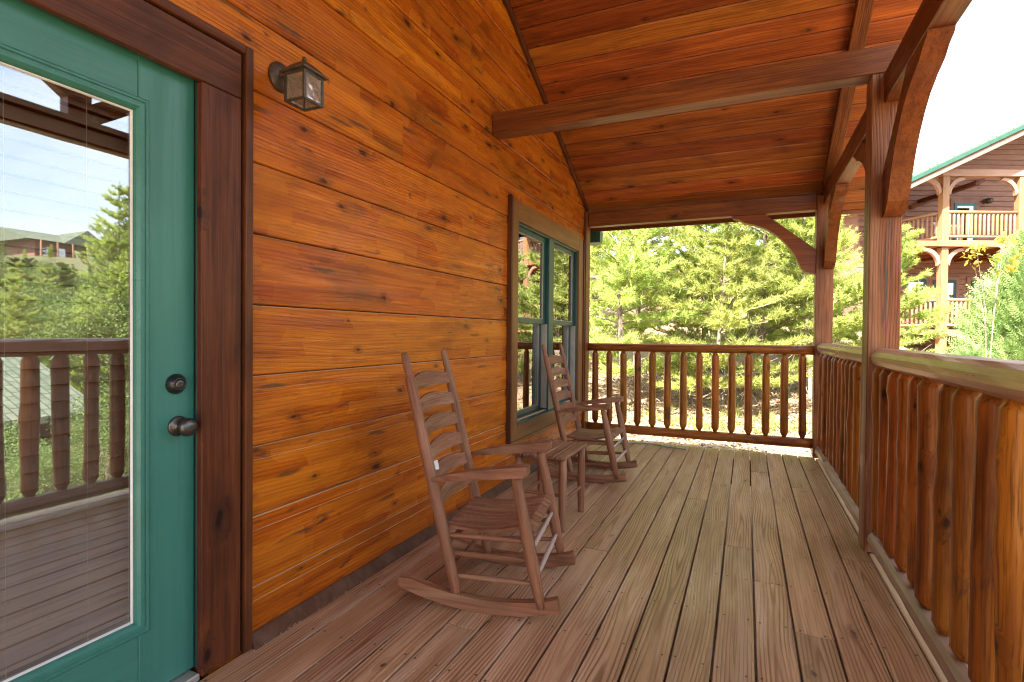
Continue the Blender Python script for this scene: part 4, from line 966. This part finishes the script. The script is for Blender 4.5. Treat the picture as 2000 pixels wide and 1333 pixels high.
def tree(name, meshes, x, y, label, cat='tree', group=None, s=1.0, rot=0.0, mat=None, z=None):
    M = T(x, y, (gz(x, y) if z is None else z)-.05) @ Matrix.Rotation(rot, 4, 'Z') @ Matrix.Diagonal((s, s, s, 1))
    t = thing(name, label, cat, M, group)
    cm = meshes[0]
    if mat is not None: cm = meshes[0].copy(); cm.materials.clear(); cm.materials.append(mat)
    link('crown', cm, M, t); link('trunk', meshes[1], M, t); return t
def cw_(a, d_): p = LD @ Vector((a, d_, 0)); return p.x, p.y
G1 = 'yellow green pines beyond the far railing'
plist = [(2.6, 12.6, 1, 1.0, 'bushy young pine just past the wall corner beyond the far railing'),
         (4.6, 11.8, 3, .95, 'low bushy pine straight behind the middle of the far railing'),
         (6.4, 13.6, 0, 1.0, 'tall yellow green pine under the middle of the end beam'),
         (7.0, 12.6, 1, .85, 'pine right behind the far corner post'),
         (8.9, 12.4, 3, .70, 'pine whose boughs reach out past the near post across the lodge'),
         (3.9, 16.5, 4, 1.05, 'second row pine left of the bare gap beyond the far railing'),
         (7.6, 17.0, 2, 1.0, 'tall second row pine with a pale bare trunk near the corner post'),
         (1.9, 18.0, 2, .95, 'pine farther up the slope next to the wall corner'),
         (9.6, 17.5, 3, 1.1, 'pine between the two porch posts in front of the lodge wall'),
         (5.4, 15.2, 3, 1.0, 'short dense pine between the taller ones beyond the far railing')]
for i, (a, d_, k, s, lab) in enumerate(plist):
    x, y = cw_(a, d_); tree('pine_tree', PINES[k], x, y, lab, group=G1, s=s, rot=i*1.7, mat=None)
def make_leafy(seed, H, Rc, mat, leaf=.10, nclump=90, per=120, low=.25, tr=1.0):
    rg = np.random.default_rng(seed); segs = [((0, 0, 0), (.1, .05, H*.45), .018*H*tr, .012*H*tr)]
    cl = []
    for i in range(nclump):
        th = rg.uniform(0, 6.28); ph = rg.uniform(-1, 1); rr_ = Rc*rg.uniform(.45, 1)*(1+.25*math.sin(3*th+seed))
        c = np.array([rr_*math.cos(th)*math.sqrt(1-ph*ph), rr_*math.sin(th)*math.sqrt(1-ph*ph), H*(low+(1-low)*.5)+ph*H*(1-low)*.5*rg.uniform(.7, 1)]); cl.append(c)
        if i % 3 == 0:
            mid = c*np.array([.35, .35, .75]); segs.append(((.08, .04, H*rg.uniform(.2, .45)), mid, .035*tr, .022*tr)); segs.append((mid, c, .022*tr, .006*tr))
    cl = np.array(cl); Cc = np.repeat(cl, per, 0); off = rg.normal(0, 1, (len(Cc), 3)); off = norm(off)*rg.uniform(0, 1, (len(Cc), 1))**.5*Rc*.30*np.array([1.15, 1.15, .7])
    p = Cc+off; a = norm(rg.normal(0, 1, (len(p), 3))+np.array([0, 0, .5])); u_ = norm(np.cross(a, rg.normal(0, 1, (len(p), 3)))); v_ = np.cross(a, u_)
    s = leaf*rg.uniform(.6, 1.2, (len(p), 1))
    V = np.stack([p-u_*s, p+v_*s*.42, p+u_*s, p-v_*s*.42], 1).reshape(-1, 3)
    v, f_ = limb_faces(segs, 6); return tri_mesh('leafy_crown', V, mat, True), mesh_of('leafy_trunk', v, f_, M_BARK)
LEAFY = [make_leafy(11, 7.5, 2.6, M_LEAF, .065, 110, 210), make_leafy(12, 6.0, 2.4, M_LEAF, .06, 100, 210)]
x, y = cw_(2.9, 25.0); tree('broadleaf_tree', LEAFY[0], x, y, 'blue green broadleaf tree beyond the gutter end, seen over the pines', s=1.25, rot=.4)
x, y = cw_(3.3, 33.0); tree('broadleaf_tree', LEAFY[1], x, y, 'small broadleaf tree up the slope in the gap by the wall corner', s=1.5, rot=2.4)
# cedar beside the railing
def make_cedar(seed, H, Rb, n):
    rg = np.random.default_rng(seed); V = []; segs = [((0, 0, 0), (0, 0, H), .05, .012)]
    S, D = [], []
    for i in range(n):
        f = rg.uniform(.0, 1)**1.15; h = .1+f*H*.93; az = rg.uniform(0, 6.28); rad = Rb*(1-f)**.72*(1+.22*math.sin(5*az+h*3))*rg.uniform(.45, 1.08)
        st = np.array([rad*math.cos(az), rad*math.sin(az), h]); dv = norm(np.array([math.cos(az)*.85, math.sin(az)*.85, .55+.5*f])+rg.normal(0, .22, 3)); S.append(st); D.append(dv)
        if i % 16 == 0: segs.append(((0, 0, h*.8), st, .012, .004))
    S = np.array(S); D = np.array(D); m = len(S)
    sd = norm(np.cross(D, rg.normal(0, 1, (m, 3))))
    out = []
    for k in range(9):
        t = k/8; L = .30*(1-.15*t)
        for s in (-1, 1):
            b = S+D*(.34*t)[...] if False else S+D*.34*t
            dd = norm(D+sd*s*1.0+rg.normal(0, .22, (m, 3))); ln = (.13*(1-t)+.03)*rg.uniform(.6, 1.2, (m, 1)); wv = np.cross(dd, np.cross(D, sd)); wv = norm(wv)*.011
            out.append(np.stack([b-wv, b+wv, b+dd*ln], 1))
    V = np.concatenate(out).reshape(-1, 3); v, f_ = limb_faces(segs)
    return tri_mesh('cedar_crown', V, M_JUN), mesh_of('cedar_trunk', v, f_, M_BARK)
CED = make_cedar(31, 3.8, 1.4, 4600)
x, y = cw_(8.25, 8.4); tree('cedar_shrub', CED, x, y, 'feathery green cedar bush close behind the near log railing', s=1.0, rot=.6, z=gz(x, y)+.15)
x, y = cw_(6.55, 7.6); tree('cedar_shrub', make_cedar(33, 2.7, 1.1, 1000), x, y, 'lower feathery cedar bush beside the near porch post', s=.62, z=gz(x, y)+.25)
x, y = cw_(6.2, 6.9); tree('sapling', make_leafy(41, 3.75, .34, M_YLEAF, .045, 12, 14, .80, .22), x, y, 'thin sapling with yellow leaves in front of the cedar bush', rot=1, s=.93)
# hillside seen in the door glass
G2 = 'trees on the slope across the road'
hill = [(22, 11.5, 3, 'p'), (24, 14.5, 1, 'p'), (27, 13.0, 0, 'l'), (30, 17, 0, 'p'), (33, 15, 4, 'p'), (35, 20.5, 1, 'l'), (38, 18, 2, 'p'), (44, 19.5, 1, 'p'), (46, 24, 4, 'p'), (52, 22, 0, 'l'), (55, 27, 2, 'p'), (34, 24, 0, 'l'), (62, 25, 4, 'p'), (64, 32, 1, 'l'), (72, 30, 4, 'p'), (28, 20, 1, 'l'), (80, 36, 0, 'p'), (76, 46, 2, 'p'), (92, 62, 4, 'p'), (90, 38, 2, 'p'), (20, 15.5, 3, 'p'), (42, 28, 0, 'l')]
hrg = random.Random(5)
for _ in range(70):
    x = hrg.uniform(19, 58); y = x*hrg.uniform(.36, .64)+1.0; hill.append((x, y, hrg.randrange(5), hrg.choice('pppl')))
for _ in range(40):
    x = hrg.uniform(26, 96); y = x*hrg.uniform(.34, .66)+hrg.uniform(-3, 3); hill.append((x, y, hrg.randrange(5), hrg.choice('pppl')))
hill = [(h[0], h[1], h[2], 'l' if h[1]/h[0] > .64 else h[3]) for h in hill]
hill = [h for h in hill if not (96 < h[0] and 44 < h[1] < 64)]
def hs_of(x, y, H, s):
    if .40 < y/x < .60: s = min(s, max(.22, (1.0+random.uniform(.080, .118)*x-gz(x, y))/H))
    return s
hl = {'p': 'pine growing on the wooded slope opposite the cabin', 'l': 'leafy tree growing on the wooded slope opposite the cabin'}
for i, (x, y, k, c) in enumerate(hill):
    tree('pine_tree' if c == 'p' else 'broadleaf_tree', PINES[k] if c == 'p' else LEAFY[k % 2], x, y, hl[c], group=G2+(' (pines)' if c == 'p' else ' (leafy)'), s=hs_of(x, y, (9.5, 8, 11, 6, 10)[k] if c == 'p' else (7.5, 6)[k % 2], .62+.12*(i % 3)+(.25 if x > 50 else 0)), rot=i*2.1, mat=(M_PINED if (c == 'p' and i % 2) else None))
tree('red_shrub', make_leafy(51, 2.6, 1.3, M_RLEAF, .08, 30, 60, .1), 17.5, 7.6, 'rusty red leaved shrub beside the small green roof', 'shrub')
# lodge on top of the far slope
hs_ = thing('hill_lodge', 'brown lodge with long green roofs on top of the opposite slope', 'building', (104, 54, gz(104, 54)))
hz = 12.6
mb = MB(); mb.box(100, 112, 46, 61, hz-5, hz+2.6); link('wall', mb.mesh('hill_wall', M_LWALL), None, hs_)
mb = MB(); mb.poly_prism([(98.5, 44.5, hz+2.4), (113, 44.5, hz+2.4), (106, 44.5, hz+4.6)], (0, 18, 0)); mb.poly_prism([(98.0, 49, hz+2.3), (98.0, 56, hz+2.3), (98.0, 52.5, hz+4.9)], (8, 0, 0)); link('roof', mb.mesh('hill_roof', M_SHINGLE), None, hs_)
mb = MB(); mb.box(97.4, 99.9, 45.5, 61, hz-.9, hz-.6); link('balcony_floor', mb.mesh('hill_deck', M_LPOST), None, hs_)
for y in np.arange(45.6, 61, 2.2): abox('post', 97.5, 97.7, y, y+.2, hz-5, hz+2.3, M_LPALE, hs_)
for y in np.arange(46.5, 60.5, 2.4): abox('window', 99.93, 99.99, y, y+1.2, hz-.3, hz+1.6, M_WGLASS, hs_, .005)
# lower neighbour roof seen through the balusters in the glass
lc = thing('small_cabin', 'small cabin with green shingle roof below the porch', 'building', (12, 6.4, gz(12, 6.4)))
mb = MB(); mb.box(10.8, 15.2, 4.2, 6.2, -4.5, -.58); link('wall', mb.mesh('small_cabin_wall', M_TRIM), None, lc)
mb = MB(); mb.poly_prism([(10.1, 3.8, -.55), (13.0, 3.8, .62), (13.0, 3.8, .75), (10.1, 3.8, -.42)], (0, 2.7, 0)); mb.poly_prism([(13.0, 3.8, .62), (15.9, 3.8, -.55), (15.9, 3.8, -.42), (13.0, 3.8, .75)], (0, 2.7, 0)); link('roof', mb.mesh('small_cabin_roof', M_SHINGLE), None, lc)

for i, (x, y, q) in enumerate(((9.2, 4.6, .9), (8.6, 5.7, 1.0), (9.6, 6.6, 1.1), (7.6, 4.4, .7))):
    tree('shrub', LEAFY[i % 2], x, y, ['leafy shrub below the porch by the small green roofed cabin', 'round leafy shrub growing below the log railing', 'tall leafy shrub beside the end of the small cabin', 'low leafy shrub nearest the porch on the slope'][i], 'shrub', s=.34*q, rot=i)
# undergrowth and leaf litter
def scatter(n, a0, a1, d0, d1):
    P_ = []
    for _ in range(n):
        a = random.uniform(a0, a1); d_ = random.uniform(d0, d1); x, y = cw_(a, d_)
        if y > 6.6 and (x > -8): P_.append((x, y, gz(x, y)))
    return np.array(P_)
gp = scatter(2600, 0, 12, 9.2, 24); gp = gp[(np.sin(gp[:, 0]*1.3)+np.cos(gp[:, 1]*1.1)+rng.normal(0, .6, len(gp))) > .5]
tag(link('undergrowth', tri_mesh('undergrowth', tufts(gp, np.tile([0, 0, 1.], (len(gp), 1)), 12, .22, .010, .7, rng), M_GRASS)), 'bright green weeds and grass under the pines', 'grass', kind='stuff')
lp = scatter(30000, 0, 12, 6.5, 17); m = len(lp); a = norm(rng.normal(0, .45, (m, 3))+np.array([0, 0, 1])); u_ = norm(np.cross(a, rng.normal(0, 1, (m, 3)))); v_ = np.cross(a, u_); s = rng.uniform(.02, .06, (m, 1)); p = lp+np.array([0, 0, .02])
tag(link('leaf_litter', tri_mesh('leaf_litter', np.stack([p-u_*s, p+v_*s*.5, p+u_*s, p-v_*s*.5], 1).reshape(-1, 3), M_LITTER, True)), 'dry tan leaves and straw covering the ground past the railing', 'leaf litter', kind='stuff')
# bare twiggy brush
segs = []
for _ in range(520):
    q = random.choice(((5.0, 13.0, 1.6), (7.6, 12.6, 1.2), (3.4, 14, 1.3), (9.2, 13, 1.0))); a_ = random.gauss(q[0], .5); d_ = random.gauss(q[1], .6); x, y = cw_(a_, d_); z = gz(x, y)
    p = Vector((x, y, z+random.uniform(0, q[2]))); dv = Vector((random.gauss(0, .5), random.gauss(0, .5), random.uniform(.3, 1))).normalized()*random.uniform(.3, .8); segs.append((p, p+dv, .006, .002))
v, f_ = limb_faces(segs, 4); tag(link('bare_brush', mesh_of('bare_brush', v, f_, plain('pale_twig', (.42, .34, .28, 1), .9))), 'tangle of bare pale twigs under the pines', 'brush', kind='stuff')
